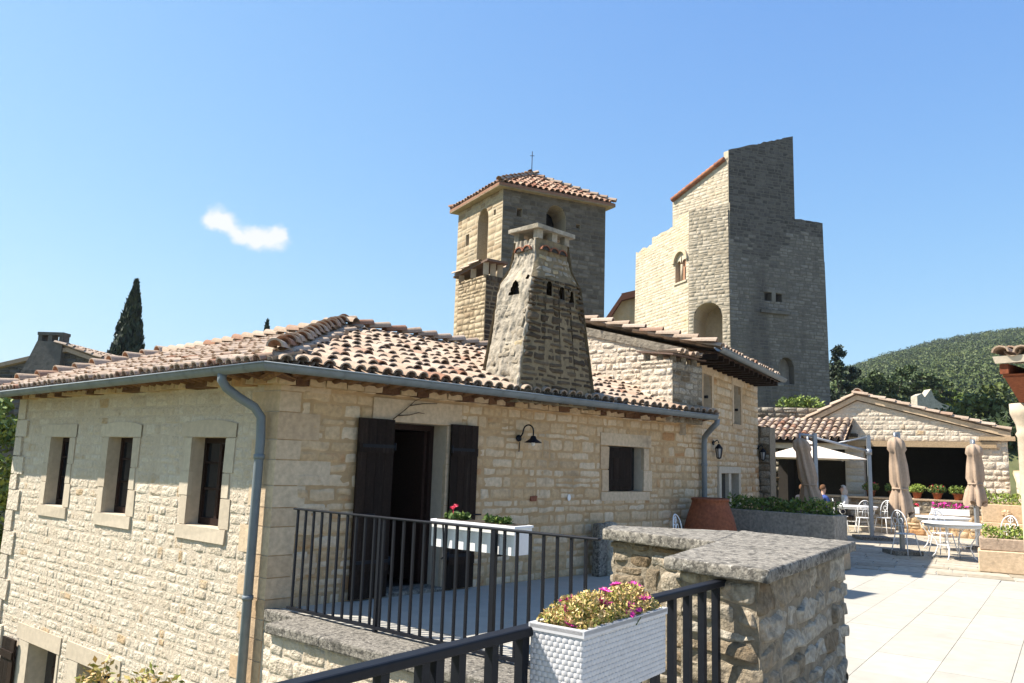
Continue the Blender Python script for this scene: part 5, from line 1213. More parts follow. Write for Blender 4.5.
def pot(F, u, n, z_, r, label, flower=None, leaf=None, box=None, hl=.16):
    t = thing('flower_pot', label, 'flower pot', F(u, n, z_))
    m_ = MB(); p = F(u, n, 0)
    m_.lathe([(0, z_), (r*.68, z_), (r*.95, z_+r*1.2), (r*1.08, z_+r*1.22), (r*1.08, z_+r*1.45), (r*.95, z_+r*1.45), (r*.9, z_+r*1.3), (0, z_+r*1.3)], p.x, p.y, 18); m_.build('pot', M_terra, t)
    m_ = MB(); leafcloud(m_, shell(420, F(u, n, z_+r*1.45+hl*.6), (r*2.0, r*1.6, hl), .1), .035); o = m_.build('plant', leaf or L_box, t)
    if flower:
        m_ = MB(); leafcloud(m_, shell(36, F(u, n, z_+r*1.45+hl*.85), (r*1.8, r*1.5, hl*.8), .7), .03); m_.build('blossom', flower, o)
G = 'terracotta flowerpots on the parapet'
for i, (u, fl, lf, lab) in enumerate([(-.35, M_red, L_box, 'terracotta pot with red flowers at the parapet end beside the grey post'), (.28, None, L_box, 'leafy terracotta pot just left of the middle closed parasol'), (.95, None, L_fresh, 'pale leafy terracotta pot just right of the middle closed parasol'), (1.5, M_red, L_box, 'terracotta pot with red flowers on the parapet above the magenta flower box'), (2.05, None, L_tree, 'olive-green leafy terracotta pot between the red-flowered pot and the right parasol'), (2.6, None, L_box, 'leafy terracotta pot just behind the right-hand closed parasol')]):
    pot(FP, u, -.2, 1.0, .14, lab, fl, lf); 
def trough_box(name, label, F, L, W, z0, z1, mtl, leaf, n, petal=None, hl=.16, size=.045, cat='planter', base=None, wallt=.07, leafn=None):
    t = thing(name, label, cat, F(L/2, 0, z0)); m_ = MB()
    for (u0, u1, n0, n1) in ((0, L, W/2-wallt, W/2), (0, L, -W/2, -W/2+wallt), (0, wallt, -W/2+wallt, W/2-wallt), (L-wallt, L, -W/2+wallt, W/2-wallt)): fbox(m_, F, u0, u1, n0, n1, z0+.002, z1, 0, .5)
    fbox(m_, F, wallt, L-wallt, -W/2+wallt, W/2-wallt, z0+.004, z1-.08, 0, .5)
    o = m_.build('trough', mtl, t)
    if mtl is not M_white: b = o.modifiers.new('b', 'BEVEL'); b.width = .018; b.segments = 2
    if base:
        m_ = MB(); u = -.03
        while u < L-.05:
            l = random.uniform(.5, .9); fbox(m_, F, u+.004, min(u+l, L+.03)-.004, -W/2-.02, W/2+.03, base, z0, 0, random.random(), .008); u += l
        o = m_.build('plinth', M_quoin, t); b = o.modifiers.new('b', 'BEVEL'); b.width = .015
    m_ = MB(); C_ = []
    for k in range(n):
        u = random.uniform(.06, L-.06); nn = random.uniform(-W/2, W/2)*.95; C_.append(F(u, nn, z1-.06+random.random()**.8*(hl+.06)*(1+.5*noise.noise((u*4, nn*4, 3)))))
    leafcloud(m_, C_, size, asp=.4); pl = m_.build('plant', leaf, t)
    if petal:
        m_ = MB(); C_ = [F(random.uniform(.03, L-.03), random.uniform(-W/2, W/2), z1+random.uniform(0, hl)) for k in range(n//2)]; leafcloud(m_, C_, size*.9, asp=.8); m_.build('blossom', petal, pl)
    return t
trough_box('flower_box', 'white box of red flowers on the low wall behind the white tables', Fr(FP2.xy(-.15, -.1), 121), .7, .25, .62, .80, M_white, L_box, 200, M_red, hl=.14, cat='flower box', wallt=.03)
trough_box('flower_box', 'white box of magenta flowers on the low wall near the carved planter', Fr(FP2.xy(.85, -.1), 121), .95, .25, .62, .80, M_white, L_box, 200, M_pink, hl=.16, cat='flower box', wallt=.03)
FU = Fr((12.7, 21.25), 121)
t = trough_box('stone_planter', 'square carved stone planter with yellow-green plant near the curved wall', FU, 1.0, .5, .55, 1.02, M_quoin, L_fresh, 500, hl=.28, size=.05, base=.012)
m_ = MB(); p = FU(.55, .27, .80)
for k in range(7):
    a = 2*math.pi*k/7; m_.tube([p, p+FU.d*.11*math.cos(a)+Vector((0, 0, .09*math.sin(a)))+FU.n*.02], [.05, .03], 6)
m_.build('carved_rosette', M_quoin, t)
FT = Fr((8.80, 14.85), 121)
trough_box('stone_planter', 'long stone trough of bright green plants on a stone base at the right edge', FT, 1.9, .55, .40, .62, mat('pink_stone', [(0, c(.36, .26, .185)), (1, c(.45, .34, .25))], mott=.3, mscale=4, bump=.008), L_fresh, 1500, hl=.2, size=.04, base=.012)
FLP = Fr((4.40, 15.66), 135)
trough_box('stone_planter', 'long grey stone trough planted with green herbs in front of the annex', FLP, 2.17, .55, .45, .96, mat('grey_trough_stone', [(0, c(.22, .20, .17)), (1, c(.34, .31, .27))], mott=.4, mscale=5, bump=.012, bscale=20, stain=[((.09, .08, .07), 3, .55, .7, .6)]), L_box, 1500, hl=.22, size=.05, base=.012)

# courtyard wall on the right
FV = Fr((15.2, 23.6), 211)
topV = lambda u: 1.86-.11*u+.0*u*u
mb = MB(); rubble(mb, FV, 0, 7.5, 0, 1.8, [], top=topV, hs=(.14, .24), ws=(.14, .42), d=.010, gap=.012, rough=.015, res=(6, 5), seed=141, tops=[1, 2, 3, 4, 5, 6])
mb.add([FV(0, -.35, 0), FV(7.5, -.35, 0), FV(7.5, -.35, topV(7.5)), FV(0, -.35, topV(0))], [(3, 2, 1, 0)], 1)
cw = thing('courtyard_wall', 'pale stone wall with sloping tile coping on the right of the courtyard', 'wall', FV(3, -.2, 0)); mb.build('wall', [M_stoneA, M_mortA], cw)
mb = MB()
for k in range(15): 
    u = k*.5; mb.hexa([FV(u+.01, .08, topV(u)), FV(u+.49, .08, topV(u+.49)), FV(u+.49, -.42, topV(u+.49)), FV(u+.01, -.42, topV(u))], [FV(u+.01, .06, topV(u)+.08), FV(u+.49, .06, topV(u+.49)+.08), FV(u+.49, -.40, topV(u+.49)+.1), FV(u+.01, -.40, topV(u)+.1)])
mb.build('coping', M_quoin, cw)
mb = MB(); mb.tube([FU(1.06, .1, .0), FU(1.06, .1, 1.32)], .05, 8); mb.lathe([(.07, 1.32), (.06, 1.36), (0, 1.37)], FU(1.06, .1, 0).x, FU(1.06, .1, 0).y, 8)
tag(mb.build('iron_post', M_alu), 'short grey post behind the carved stone planter', 'post')

# portico corner at the far right
po = thing('portico', 'corner of a tiled porch roof on a white stone column at the right edge', 'porch', (6.6, 9.3, 0))
FPo = Fr((5.64, 9.0), 140)
mb = MB()
mb.hexa([FPo(0, 0, 3.02), FPo(3, 0, 3.02), FPo(3, -2.6, 3.3), FPo(0.0, -2.6, 3.3)], [FPo(-.02, .02, 3.10), FPo(3, .02, 3.10), FPo(3, -2.6, 3.38), FPo(-.02, -2.6, 3.38)], 1, .8)
tiles(mb, FPo(0.08, .04, 3.10), FPo.d, (Vector((0, 0, .11))-FPo.n).normalized(), lambda u, v: True, 2.8, 2.5, su=.22, r=.09)
mb.build('roof', [M_tile, M_dress], po)
mb = MB()
for k in range(9): fbox(mb, FPo, .03+k*.3, .12+k*.3, -2.5, -.04, 2.90, 3.015, 0, random.random())
fbox(mb, FPo, .04, 3, -2.3, -.10, 2.86, 2.897); mb.build('rafter', mat('red_brown_wood', [(0, c(.16, .045, .02)), (1, c(.26, .085, .04))], mott=.3), po)
mb = MB(); mb.hexa([FPo(.0, -.74, 2.62), FPo(3, -.74, 2.62), FPo(3, -2.4, 2.62), FPo(.0, -2.4, 2.62)], [FPo(.05, -.06, 2.895), FPo(3, -.06, 2.895), FPo(3, -2.5, 2.895), FPo(.05, -2.5, 2.895)]); mb.build('cornice', MATS['red_brown_wood'], po)
mb = MB(); p = FPo(.02, -.92, 0); mb.lathe([(.17, 0), (.17, .12), (.13, .16), (.12, 2.2), (.14, 2.24), (.12, 2.28), (.13, 2.36), (.17, 2.46), (.185, 2.5), (.185, 2.615), (0, 2.617)], p.x, p.y, 20)
mb.build('column', M_dress, po)

# =================================================================== PARASOLS, TABLES, CHAIRS, PEOPLE
def closed_parasol(label, x, y, zt, zb, lean=(0, 0), post=(.2, .1)):
    t = thing('closed_parasol', label, 'parasol', (x, y, 0), 'closed taupe parasols')
    m_ = MB(); N = 28
    prof = [(.05, 1.0), (.13, .965), (.16, .93), (.175, .84), (.135, .80), (.155, .62), (.165, .42), (.125, .33), (.175, .22), (.20, .05), (.19, 0)]
    vs = []
    for r, f in prof:
        for k in range(N):
            a = 2*math.pi*k/N; rr = r*(1+.36*math.cos(a*7+f*2.2)*(.4+.6*(1-f)) + .10*math.sin(a*3+f*4)); z_ = zb+(zt-zb)*f - (.07*math.cos(a*4+1) if f == 0 else 0)
            vs.append((x+lean[0]*(1-f)+rr*math.cos(a), y+rr*math.sin(a), z_))
    m_.add(vs, [(i*N+(k+1) % N, i*N+k, (i+1)*N+k, (i+1)*N+(k+1) % N) for i in range(len(prof)-1) for k in range(N)], 0, None, True)
    m_.build('canopy', M_taupe, t)
    m_ = MB(); f = .33; zz = zb+(zt-zb)*f; ring = [(x+lean[0]*(1-f)+.15*math.cos(2*math.pi*k/16), y+.15*math.sin(2*math.pi*k/16), zz) for k in range(17)]
    m_.tube(ring, .022, 6); m_.build('strap', M_taupe, t)
    m_ = MB(); px, py = x+post[0], y+post[1]; fbox(m_, Fr((px, py), 90), -.04, .04, -.04, .04, .02, zt+.12)
    m_.tube([(px, py, zt+.06), (x, y, zt+.08)], .03, 8); m_.tube([(x, y, zt+.10), (x, y, zt-.1)], .03, 8); m_.build('post', M_alu, t)
    m_ = MB(); fbox(m_, Fr((px, py), 90), -.3, .3, -.3, .3, .02, .10); m_.build('base', M_dcloth if 0 else M_cap, t)
closed_parasol('closed taupe parasol leaning beside the annex, behind the long grey trough', 6.52, 17.6, 2.45, .92, (.28, 0), (.38, .1))
closed_parasol('closed taupe parasol in the middle, left of the white tables', 8.47, 17.2, 2.52, .86, (.10, 0), (.12, .12))
closed_parasol('closed taupe parasol at the right in front of the barn opening', 11.25, 19.0, 2.50, 1.08, (.0, 0), (.1, .2))
op = thing('open_parasol', 'open cream cantilever parasol shading the diners by the lean-to', 'parasol', (9.55, 20.9, 0))
cxp, cyp = 8.0, 21.0
m_ = MB(); N = 4; hw_ = 1.18; zc, ze = 2.46, 2.06; G_ = 12
FPp = Fr((cxp, cyp), 100)
def can(a, b):
    e = max(abs(a), abs(b)); fold = 1-min(abs(a), abs(b))/max(e, 1e-3); return FPp(a*hw_, b*hw_, zc-(zc-ze)*e-.03*e*(1-e)*4*fold*.5)
for dz in (0, -.012):
    vs = [can(2*i/G_-1, 2*j/G_-1)+Vector((0, 0, dz)) for j in range(G_+1) for i in range(G_+1)]
    m_.add(vs, [(j*(G_+1)+i, j*(G_+1)+i+1, (j+1)*(G_+1)+i+1, (j+1)*(G_+1)+i) for j in range(G_) for i in range(G_)])
can_ = m_.build('canopy', M_cream, op)
m_ = MB()
vs = [FPp(a*.22, b*.22, 2.50-.06*max(abs(a), abs(b))) for a, b in ((-1, -1), (1, -1), (1, 1), (-1, 1))]+[FPp(0, 0, 2.56)]; m_.add(vs, [(0, 1, 4), (1, 2, 4), (2, 3, 4), (3, 0, 4)]); m_.build('vent', M_cream, can_)
for k in range(8):
    a, b = ((1, 1), (1, -1), (-1, 1), (-1, -1), (1, 0), (-1, 0), (0, 1), (0, -1))[k]
    m_ = MB(); m_.tube([FPp(a*.05, b*.05, 2.40), FPp(a*hw_*.97, b*hw_*.97, 2.03)], .012, 5); m_.build('rib', M_alu, op)
m_ = MB(); fbox(m_, Fr((9.58, 20.9), 100), -.045, .045, -.045, .045, .02, 2.72); m_.build('post', M_alu, op)
m_ = MB(); m_.tube([(cxp, cyp, 2.66), (9.56, 20.88, 2.30)], .03, 8); m_.tube([(9.58, 20.9, 2.68), (8.8, 20.93, 2.50)], .02, 8); m_.tube([(cxp, cyp, 2.70), (cxp, cyp, 2.35)], .03, 8); m_.tube([(9.58, 20.9, 2.2), (9.58, 20.9, 2.36)], .075, 10); m_.build('arm', M_alu, op)
m_ = MB(); fbox(m_, Fr((9.58, 20.9), 100), -.4, .4, -.4, .4, .02, .10); m_.build('base', M_cap, op)

def make_table(label, x, y, r):
    t = thing('garden_table', label, 'table', (0, 0, 0), 'white iron garden tables')
    m_ = MB(); m_.lathe([(0, .72), (r-.01, .72), (r, .728), (r, .742), (r-.01, .75), (0, .75)], 0, 0, 36); m_.build('table_top', M_white, t)
    m_ = MB(); m_.lathe([(r-.05, .66), (r-.045, .66), (r-.045, .719), (r-.05, .719)], 0, 0, 36)
    m_.tube([(r*.55*math.cos(2*math.pi*k/24), r*.55*math.sin(2*math.pi*k/24), .3) for k in range(25)], .008, 5); m_.build('apron', M_white, t)
    for k in range(4):
        a = math.pi/4+k*math.pi/2; ca, sa = math.cos(a), math.sin(a); q = MB()
        q.tube([(ca*rr, sa*rr, z_) for rr, z_ in ((r*.85, .71), (r*.80, .55), (r*.58, .36), (r*.52, .25), (r*.62, .1), (r*.74, .015))], .013, 6)
        q.tube([(ca*(r*.66+.07*math.cos(b)), sa*(r*.66+.07*math.cos(b)), .56+.07*math.sin(b)) for b in [2*math.pi*j/12 for j in range(13)]], .007, 5)
        q.build('leg', M_white, t)
    return t
t1 = make_table('round white iron garden table nearest the long green trough', 0, 0, .58)
z0 = .014
t1.location = (9.25, 16.5, z0)
dup(t1, (10.25, 18.7, z0), .5, 'round white iron garden table directly in front of the pink flower boxes')
dup(t1, (10.35, 23.5, z0), .3, 'round white iron garden table by the rubble parapet, behind the long grey trough')
def make_chair(label):
    t = thing('garden_chair', label, 'chair', (0, 0, 0), 'white iron garden chairs')
    m_ = MB(); m_.lathe([(0, .44), (.19, .44), (.205, .45), (.19, .458), (0, .455)], 0, 0, 20); m_.build('seat', M_white, t)
    for sx, sy in ((1, 1), (-1, 1), (1, -1), (-1, -1)):
        q = MB(); q.tube([(sx*.14, sy*.13, .44), (sx*.17, sy*.16, .25), (sx*.21, sy*.2, .012)], .011, 6); q.build('leg', M_white, t)
    q = MB(); arc = [(.2*math.cos(a), .17+.05*math.sin(a)**2, .46+.48*math.sin(a)**.6) for a in [math.pi*k/16 for k in range(17)]]
    q.tube(arc, .011, 6)
    for s_ in (-1, 1):
        q.tube([(s_*.07+.05*math.cos(b), .205, .72+.06*math.sin(b)) for b in [2*math.pi*j/12 for j in range(13)]], .007, 5); q.tube([(s_*.09, .18, .46), (s_*.07, .2, .66)], .008, 5)
    q.tube([(0, .18, .46), (0, .215, .92)], .008, 5); q.tube([(-.17, .19, .62), (.17, .19, .62)], .007, 5); q.tube([(0.055*math.cos(b), .212, .855+.045*math.sin(b)) for b in [2*math.pi*j/12 for j in range(13)]], .006, 5)
    q.build('backrest', M_white, t); return t
ch = make_chair('white iron chair tilted under the middle closed parasol')
ch.location = (8.55, 17.1, z0); ch.rotation_euler = (0, 0, 2.0)
dup(ch, (10.05, 16.1, z0), -1.2, 'white iron chair on the right of the nearest round table')
dup(ch, (9.6, 17.55, z0), .1, 'white iron chair between the two round tables on the right')
dup(ch, (10.95, 23.1, z0), -1.0, 'white iron chair right of the table by the rubble parapet')
dup(ch, (9.75, 23.2, z0), 1.2, 'white iron chair left of the table by the rubble parapet')
dup(ch, (10.2, 22.75, z0), 3.0, 'white iron chair on the near side of the table by the parapet')
dup(ch, FB(6.9, .9, 0), 1.0, 'single white wire chair beside the terracotta jar by the house wall')

def person(label, loc, rz, shirt, hairm, hair_long=False):
    """seated figure facing -y before rotation"""
    J = {'pel': (0, .0, .50, .135), 'sp': (0, .02, .68, .125), 'ch': (0, .01, .88, .135), 'nk': (0, -.01, 1.03, .055), 'hd0': (0, -.03, 1.10, .062), 'hd': (0, -.035, 1.19, .088), 'hd2': (0, -.03, 1.26, .072)}
    E = [('pel', 'sp'), ('sp', 'ch'), ('ch', 'nk'), ('nk', 'hd0'), ('hd0', 'hd'), ('hd', 'hd2')]
    for s_, n in ((1, 'r'), (-1, 'l')):
        J.update({n+'sh': (s_*.18, .01, .95, .062), n+'el': (s_*.24, -.08, .72, .045), n+'wr': (s_*.14, -.30, .77, .032), n+'ha': (s_*.11, -.38, .785, .030),
                  n+'hip': (s_*.09, -.04, .50, .09), n+'kn': (s_*.12, -.42, .50, .062), n+'an': (s_*.12, -.44, .09, .042), n+'to': (s_*.13, -.58, .04, .036)})
        E += [('ch', n+'sh'), (n+'sh', n+'el'), (n+'el', n+'wr'), (n+'wr', n+'ha'), ('pel', n+'hip'), (n+'hip', n+'kn'), (n+'kn', n+'an'), (n+'an', n+'to')]
    names = list(J); me = bpy.data.meshes.new('person'); me.from_pydata([J[k][:3] for k in names], [(names.index(a), names.index(b)) for a, b in E], [])
    tmp = bpy.data.objects.new('person', me); COL.objects.link(tmp)
    sk_ = tmp.modifiers.new('s', 'SKIN'); sk_.use_smooth_shade = True
    for i, k in enumerate(names):
        d = me.skin_vertices[0].data[i]; d.radius = (J[k][3], J[k][3]*(.8 if k in ('pel', 'sp', 'ch') else 1)); d.use_root = (k == 'pel')
    sd = tmp.modifiers.new('d', 'SUBSURF'); sd.levels = 2; sd.render_levels = 2
    dg = bpy.context.evaluated_depsgraph_get(); m2 = bpy.data.meshes.new_from_object(tmp.evaluated_get(dg)); m2.name = 'person'
    bpy.data.objects.remove(tmp)
    for M in (M_skin, shirt, M_dcloth): 
        m2.materials.append(M)
    for p in m2.polygons:
        c_ = p.center; p.use_smooth = True
        if c_.z > 1.02: p.material_index = 0
        elif c_.z > .60 and not (c_.y < -.2): p.material_index = 1
        elif c_.y < -.2 and c_.z > .66: p.material_index = 0
        else: p.material_index = 2
    o = bpy.data.objects.new('person', m2); COL.objects.link(o); o.location = loc; o.rotation_euler = (0, 0, rz); tag(o, label, 'person')
    q = MB(); vs = []; n1, n2 = 12, 7
    for j in range(n2+1):
        for i in range(n1):
            th_ = 2*math.pi*i/n1; ph = math.pi*.62*j/n2; low = 1.0
            x, y, z_ = .098*math.sin(ph)*math.cos(th_), .105*math.sin(ph)*math.sin(th_), .11*math.cos(ph)
            if y < -.03 and z_ < .05: y = -.03; z_ = max(z_, .05)
            vs.append((x, y-.02, 1.225+z_))
    q.add(vs, [(j*n1+i, j*n1+(i+1) % n1, (j+1)*n1+(i+1) % n1, (j+1)*n1+i) for j in range(n2) for i in range(n1)], 0, None, True)
    if hair_long: q.lathe([(.09, 1.2), (.105, 1.1), (.08, 1.02)], 0, .02, 12)
    q.build('hair', hairm, o) if False else None
    hm = q.build('hair', hairm); hm.parent = o
    q = MB()
    for s_ in (-1, 1): q.lathe([(0, 1.195), (.011, 1.2), (.011, 1.206), (0, 1.211)], s_*.032, -.112, 8)
    q.build('eyes', M_dcloth).parent = o
    q = MB(); q.add([(-.014, -.115, 1.165), (.014, -.115, 1.165), (0, -.142, 1.168), (0, -.118, 1.205)], [(0, 1, 2), (0, 2, 3), (2, 1, 3)]); q.build('nose', M_skin).parent = o
    return o
person('person in a blue shirt seated at a table under the open parasol', (9.95, 25.0, 0), 1.9, M_blue, M_bhair)
person('person with grey hair and a white top seated under the open parasol', (10.75, 25.3, 0), -1.7, M_wcloth, M_ghair, True)
person('person in dark clothes with brown hair seated leftmost in the shade', (9.15, 24.6, 0), 2.2, M_dcloth, M_bhair)
def stool(label, x, y):
    t = thing('cafe_chair', label, 'chair', (x, y, 0)); m_ = MB(); m_.prism([(x-.21, y-.2), (x+.21, y-.2), (x+.21, y+.2), (x-.21, y+.2)], .36, .39); m_.build('seat', M_dcloth, t)
    for a, b in ((1, 1), (-1, 1), (1, -1), (-1, -1)): m_ = MB(); m_.tube([(x+a*.18, y+b*.17, .36), (x+a*.2, y+b*.19, .012)], .014, 6); m_.build('leg', M_iron, t)
for lab, x, y in (('dark cafe chair under the person in the blue shirt', 9.95, 25.0), ('dark cafe chair under the grey-haired person in white', 10.75, 25.3), ('dark cafe chair under the leftmost seated person', 9.15, 24.6)): stool(lab, x, y)

# =================================================================== TREES AND FAR HOUSES
def cypress(label, x, y, z0, z1, w_, lean=.0, n=5200, leaf=.16):
    t = thing('cypress_tree', label, 'tree', (x, y, z0))
    m_ = MB(); m_.tube([(x, y, z0), (x+lean*.5, y, (z0+z1)/2), (x+lean, y, z1-.5)], [.22, .14, .03], 8); m_.build('trunk', M_bark, t)
    m_ = MB(); C_ = []; R_ = []
    H_ = z1-z0
    for k in range(n):
        f = random.random()**.85; prof = w_*min(1, (1-f)*1.45)**.85*min(1, .35+f*6)
        a = random.uniform(0, 2*math.pi); lump = 1+.28*noise.noise((math.cos(a)*2.2, math.sin(a)*2.2, f*H_*.9))
        rr = prof*lump*random.random()**.35; C_.append((x+lean*f*f+rr*math.cos(a), y+rr*math.sin(a), z0+.8+f*(H_-.9))); R_.append(random.random())
    V = np.array(C_); a = np.random.normal(size=(n, 3))*[.35, .35, .0]+[0, 0, 1.0]; b = np.random.normal(size=(n, 3)); a /= np.linalg.norm(a, axis=1, keepdims=True); b -= a*(a*b).sum(1, keepdims=True); b /= np.linalg.norm(b, axis=1, keepdims=True)
    s_ = leaf*np.random.uniform(.7, 1.4, (n, 1)); m_.quads(np.stack([V-a*s_, V-b*s_*.4, V+a*s_*1.2, V+b*s_*.4], 1), 0, np.array(R_)); m_.build('crown', L_cyp, t)
cypress('tall dark cypress rising behind the long tiled roof, left of the towers', -20.0, 40, -3.8, 10.55, 1.75, lean=.25, n=9000)
cypress('distant cypress tip peeping over the roof left of the ridge', -15.3, 48, -3.8, 10.0, 1.6, n=3600)
def crown_tree(name, label, x, y, z0, blobs, leaf, lmat, n, trunk=.2, R=None, flat=0, asp=.6):
    t = thing(name, label, 'tree', (x, y, z0)); m_ = MB()
    tz = min(b[2] for b in blobs)
    m_.tube([(x, y, z0), (x+.1, y, (z0+tz)/2), (x, y+.1, tz+.6)], [trunk, trunk*.75, trunk*.5], 8)
    for (bx, by, bz, *_r) in blobs: m_.tube([(x, y, max(z0, tz-.8)), ((x+bx)/2, (y+by)/2, (tz+bz)/2), (bx, by, bz)], [trunk*.5, trunk*.32, trunk*.12], 6)
    m_.build('trunk', M_bark, t); m_ = MB()
    for (bx, by, bz, rx, ry, rz) in blobs:
        base = random.random()*.5; nn = int(n*rx*rz); C_ = []
        for s_ in range(9):
            d = Vector((random.gauss(0, 1), random.gauss(0, 1), random.gauss(0, 1))).normalized(); q = (bx+d.x*rx*.62, by+d.y*ry*.62, bz+d.z*rz*.62)
            leafcloud(m_, shell(max(8, nn//9), q, (rx*.48, ry*.48, rz*.42), .15), leaf, R=np.clip(base+.12*s_/2+.3*np.random.rand(max(8, nn//9)), 0, 1), flat=flat, asp=asp)
    m_.build('crown', lmat, t)
crown_tree('oak_tree', 'sunlit green broadleaf tree at the left edge behind the street facade', -13.4, 18, -4.2, [(-12.1, 18, 1.2, 1.5, 1.5, 1.1), (-12.7, 18.3, 2.2, 1.4, 1.4, .9), (-11.5, 17.5, .0, 1.2, 1.3, 1.0), (-12.3, 17.2, -.7, 1.4, 1.3, 1.2), (-11.6, 17.5, -1.8, 1.4, 1.3, 1.2), (-11.8, 17.5, -3.0, 1.4, 1.3, 1.2), (-13.3, 17.5, .6, 1.4, 1.4, 1.4)], .075, L_tree, 2600)
PL_ = [('tall dark pine close against the right edge of the keep', 26.6, 62, [(26.3, 62, 11.2, .6, .6, .9), (26.9, 62, 9.6, 1.0, .9, .7), (26.0, 62, 9.8, .8, .9, 1.0), (27.0, 62, 8.2, 1.1, 1.0, .8), (26.2, 62, 7.2, 1.5, 1.0, 1.2), (26.8, 62, 5.2, 1.6, 1.2, 1.2)], L_cyp),
       ('spreading pine right of the keep above the barn ridge', 31, 64, [(29.7, 64, 9.6, 1.5, 1.2, .7), (31.3, 64, 9.2, 1.3, 1.2, .6), (32.5, 64, 9.7, 1.1, 1.2, .6), (30.4, 64, 8.3, 1.6, 1.2, .7), (28.6, 64, 8.5, 1.2, 1.2, .9), (31.8, 63.6, 7.2, 1.9, 1.2, .9), (29.2, 64, 6.6, 1.8, 1.2, 1.0)], L_pine),
       ('flat-topped pine left of the pale ruin', 35, 66, [(33.8, 66, 10.6, 1.1, 1.2, .45), (35.0, 66, 10.1, 1.3, 1.2, .5), (36.4, 66, 9.6, 1.2, 1.2, .5), (35.2, 65.6, 9.1, 1.6, 1.2, .5), (33.6, 66, 8.9, 1.5, 1.2, .6), (34.8, 66, 7.8, 1.9, 1.2, .8), (36.9, 66, 8.3, 1.3, 1.2, .6)], L_pine),
       ('dense dark bushy oak right of the pale ruin', 40.6, 68, [(38.6, 68, 8.3, 1.5, 1.4, .9), (40.2, 68, 7.6, 1.8, 1.4, 1.0), (42.0, 68, 7.2, 1.8, 1.4, 1.0), (39.4, 67, 6.4, 1.8, 1.4, 1.0), (41.4, 67, 5.8, 1.8, 1.4, 1.1)], L_tree),
       ('bright green oak above the pale ruin', 39, 70, [(38.4, 70, 9.7, 1.1, 1.2, .8), (39.6, 70, 8.9, 1.2, 1.2, .8)], L_tree)]
L_oak = leafmat('dark_oak_leaf', [(0, c(.022, .038, .014)), (.6, c(.045, .068, .022)), (1, c(.085, .11, .035))])
for lab, x, y, bl, M in PL_: crown_tree('pine_tree' if 'pine' in lab else 'oak_tree', lab, x, y, 3.0, bl, .15, M, 700, .2)
for i, (x, y, z_, lab) in enumerate([(25.9, 40, 2.6, 'rounded dark oak behind the courtyard wall under the porch roof'), (29.5, 47, 4.6, 'lighter oak behind the barn eave at the far right'), (29.5, 70, 7.2, 'low bushy oak at the foot of the hill just right of the keep')]):
    crown_tree('oak_tree', lab, x, y, 1.5, [(x-1.5, y, z_+.6, 2.2, 1.8, 1.6), (x+1.2, y, z_, 2.4, 1.8, 1.5), (x, y, z_+1.5, 2.0, 1.8, 1.3), (x, y-1, z_-1.6, 3.0, 1.8, 1.5)], .18, [L_oak, L_for, L_pine][i], 380, .22)
# ruin on the slope
m_ = MB(); F = Fr((31.45, 60), 88)
prof = [(-.1, 5.4), (-.05, 7.8), (.35, 8.0), (.55, 7.7), (1.05, 8.35), (1.35, 7.6), (1.8, 7.3), (2.6, 7.05), (2.75, 5.4)]
vs = [F(u, 0, z_) for u, z_ in prof]+[F(u, -.9, z_) for u, z_ in prof]; n = len(prof)
m_.add(vs, [tuple(range(n)), tuple(range(2*n-1, n-1, -1))]+[(i, n+i, n+(i+1) % n, (i+1) % n) for i in range(n)])
fbox(m_, F, -.3, 3, -1.0, -.01, 1, 5.4)
tag(m_.build('ruined_wall', M_rock), 'jagged pale ruined wall among the pines on the slope', 'ruin')

# dark house with flared chimney at the far left
dh = thing('far_house', 'shaded stone gable with a big flared chimney beyond the roof on the left', 'house', (-17, 30, -4))
F = Fr((-19.2, 30), 92)
mb = MB(); mb.add([F(-3, 0, -4), F(4.8, 0, -4), F(4.8, 0, 4.5), F(2.1, 0, 5.35), F(-3.0, 0, 4.0)], [(0, 1, 2, 3, 4)], 1)
rubble(mb, F, -3, 4.8, 1.5, 4, [], top=lambda u: 5.35-.315*(u-2.1) if u > 2.1 else 5.35-.265*(2.1-u), tops=[2.1], hs=(.14, .22), ws=(.25, .5), d=.03, gap=.03, res=(3, 2), seed=151, back=False, bn=.005)
mb.add([F(4.8, 0, -4), F(4.8, -6, -4), F(4.8, -6, 4.5), F(4.8, 0, 4.5)], [(0, 1, 2, 3)], 1)
mb.build('wall', [M_keepU, M_keepU], dh)  # near-black stone puts the gable's shade into its colour
mb = MB()
for u0, z_0, u1, z_1 in ((2.1, 5.37, 5.1, 4.43), (2.1, 5.37, -3.2, 3.97)):
    q = [F(u0, .18, z_0), F(u1, .18, z_1), F(u1, -6, z_1), F(u0, -6, z_0)]
    if u1 < u0: q = [q[1], q[0], q[3], q[2]]
    mb.hexa(q, [p+Vector((0, 0, .16)) for p in q])
a = F(5.1, .2, 4.43+.2); upv = (F(2.1, .2, 5.37)-F(5.1, .2, 4.43)).normalized(); tiles(mb, a, -F.n, upv, lambda u, v: True, 6, 3.1, su=.25, sv=.4, r=.11, L=.5, seg=4)
mb.build('roof', M_tile, dh)
mb = MB()
prof = [(.25, 4.0, 2.0, .35), (.55, 4.6, 1.98, .3), (.80, 5.3, 1.96, .25), (.95, 5.75, 1.94, .22)]
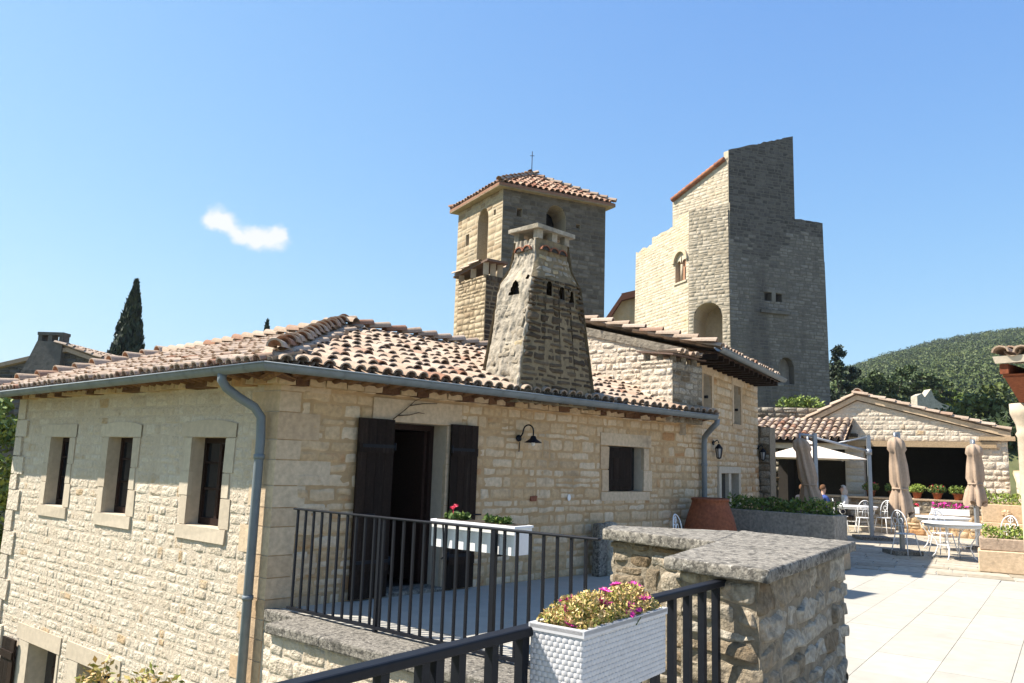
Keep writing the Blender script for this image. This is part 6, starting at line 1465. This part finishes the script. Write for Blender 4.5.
for (a0, za, a1, da), (b0, zb, b1, db) in zip(prof, prof[1:]):
    mb.hexa([F(a0, da, za), F(a1, da, za), F(a1, -da, za), F(a0, -da, za)], [F(b0, db, zb), F(b1, db, zb), F(b1, -db, zb), F(b0, -db, zb)], 0)
for u in (.95, 1.34, 1.78): fbox(mb, F, u, u+.16, -.2, .2, 5.75, 5.98)
fbox(mb, F, .93, 1.96, -.23, .23, 5.98, 6.10)
chm = mb.build('chimney', M_keepU, dh)  # same near-black colour carries the chimney's shade

# flowering shrub below the near railing, on a stone post of the stair
t = thing('flowering_shrub', 'yellow-green shrub top with a few red leaves below the street facade', 'shrub', (-2.05, 4.5, -4.2))
m_ = MB()
for k in range(5): m_.tube([(-2.05+.02*k, 4.5, -.5), (-2.2+.08*k, 4.5+.03*k, .05), (-2.32+.13*k, 4.5, .40)], [.012, .009, .004], 5)
m_.build('stems', M_bark, t)
m_ = MB(); C_ = np.concatenate([shell(90, (-2.32+.12*k+random.gauss(0, .02), 4.5+random.gauss(0, .1), .40+random.gauss(0, .035)), (.09, .1, .10), .1) for k in range(6)]); leafcloud(m_, C_, .022, asp=.5); m_.build('foliage', L_dry, t)
m_ = MB(); m_.prism([(-2.45, 4.1), (-1.65, 4.1), (-1.65, 4.9), (-2.45, 4.9)], -4.2, -.5); m_.build('plinth', M_stoneA, t)

# =================================================================== HAZE
HZ = bpy.data.materials.new('haze_air'); HZ.use_nodes = True; t = HZ.node_tree; t.nodes.clear()
out = t.nodes.new('ShaderNodeOutputMaterial'); pv = t.nodes.new('ShaderNodeVolumePrincipled'); pv.inputs['Color'].default_value = (.80, .88, 1, 1); pv.inputs['Density'].default_value = HAZE; pv.inputs['Anisotropy'].default_value = .3
t.links.new(pv.outputs[0], out.inputs['Volume'])
mb = MB(); mb.hexa([(-430, -150, -6), (690, -150, -6), (690, 590, -6), (-430, 590, -6)], [(-430, -150, 125), (690, -150, 125), (690, 590, 125), (-430, 590, 125)])
tag(mb.build('haze', HZ), kind='stuff')
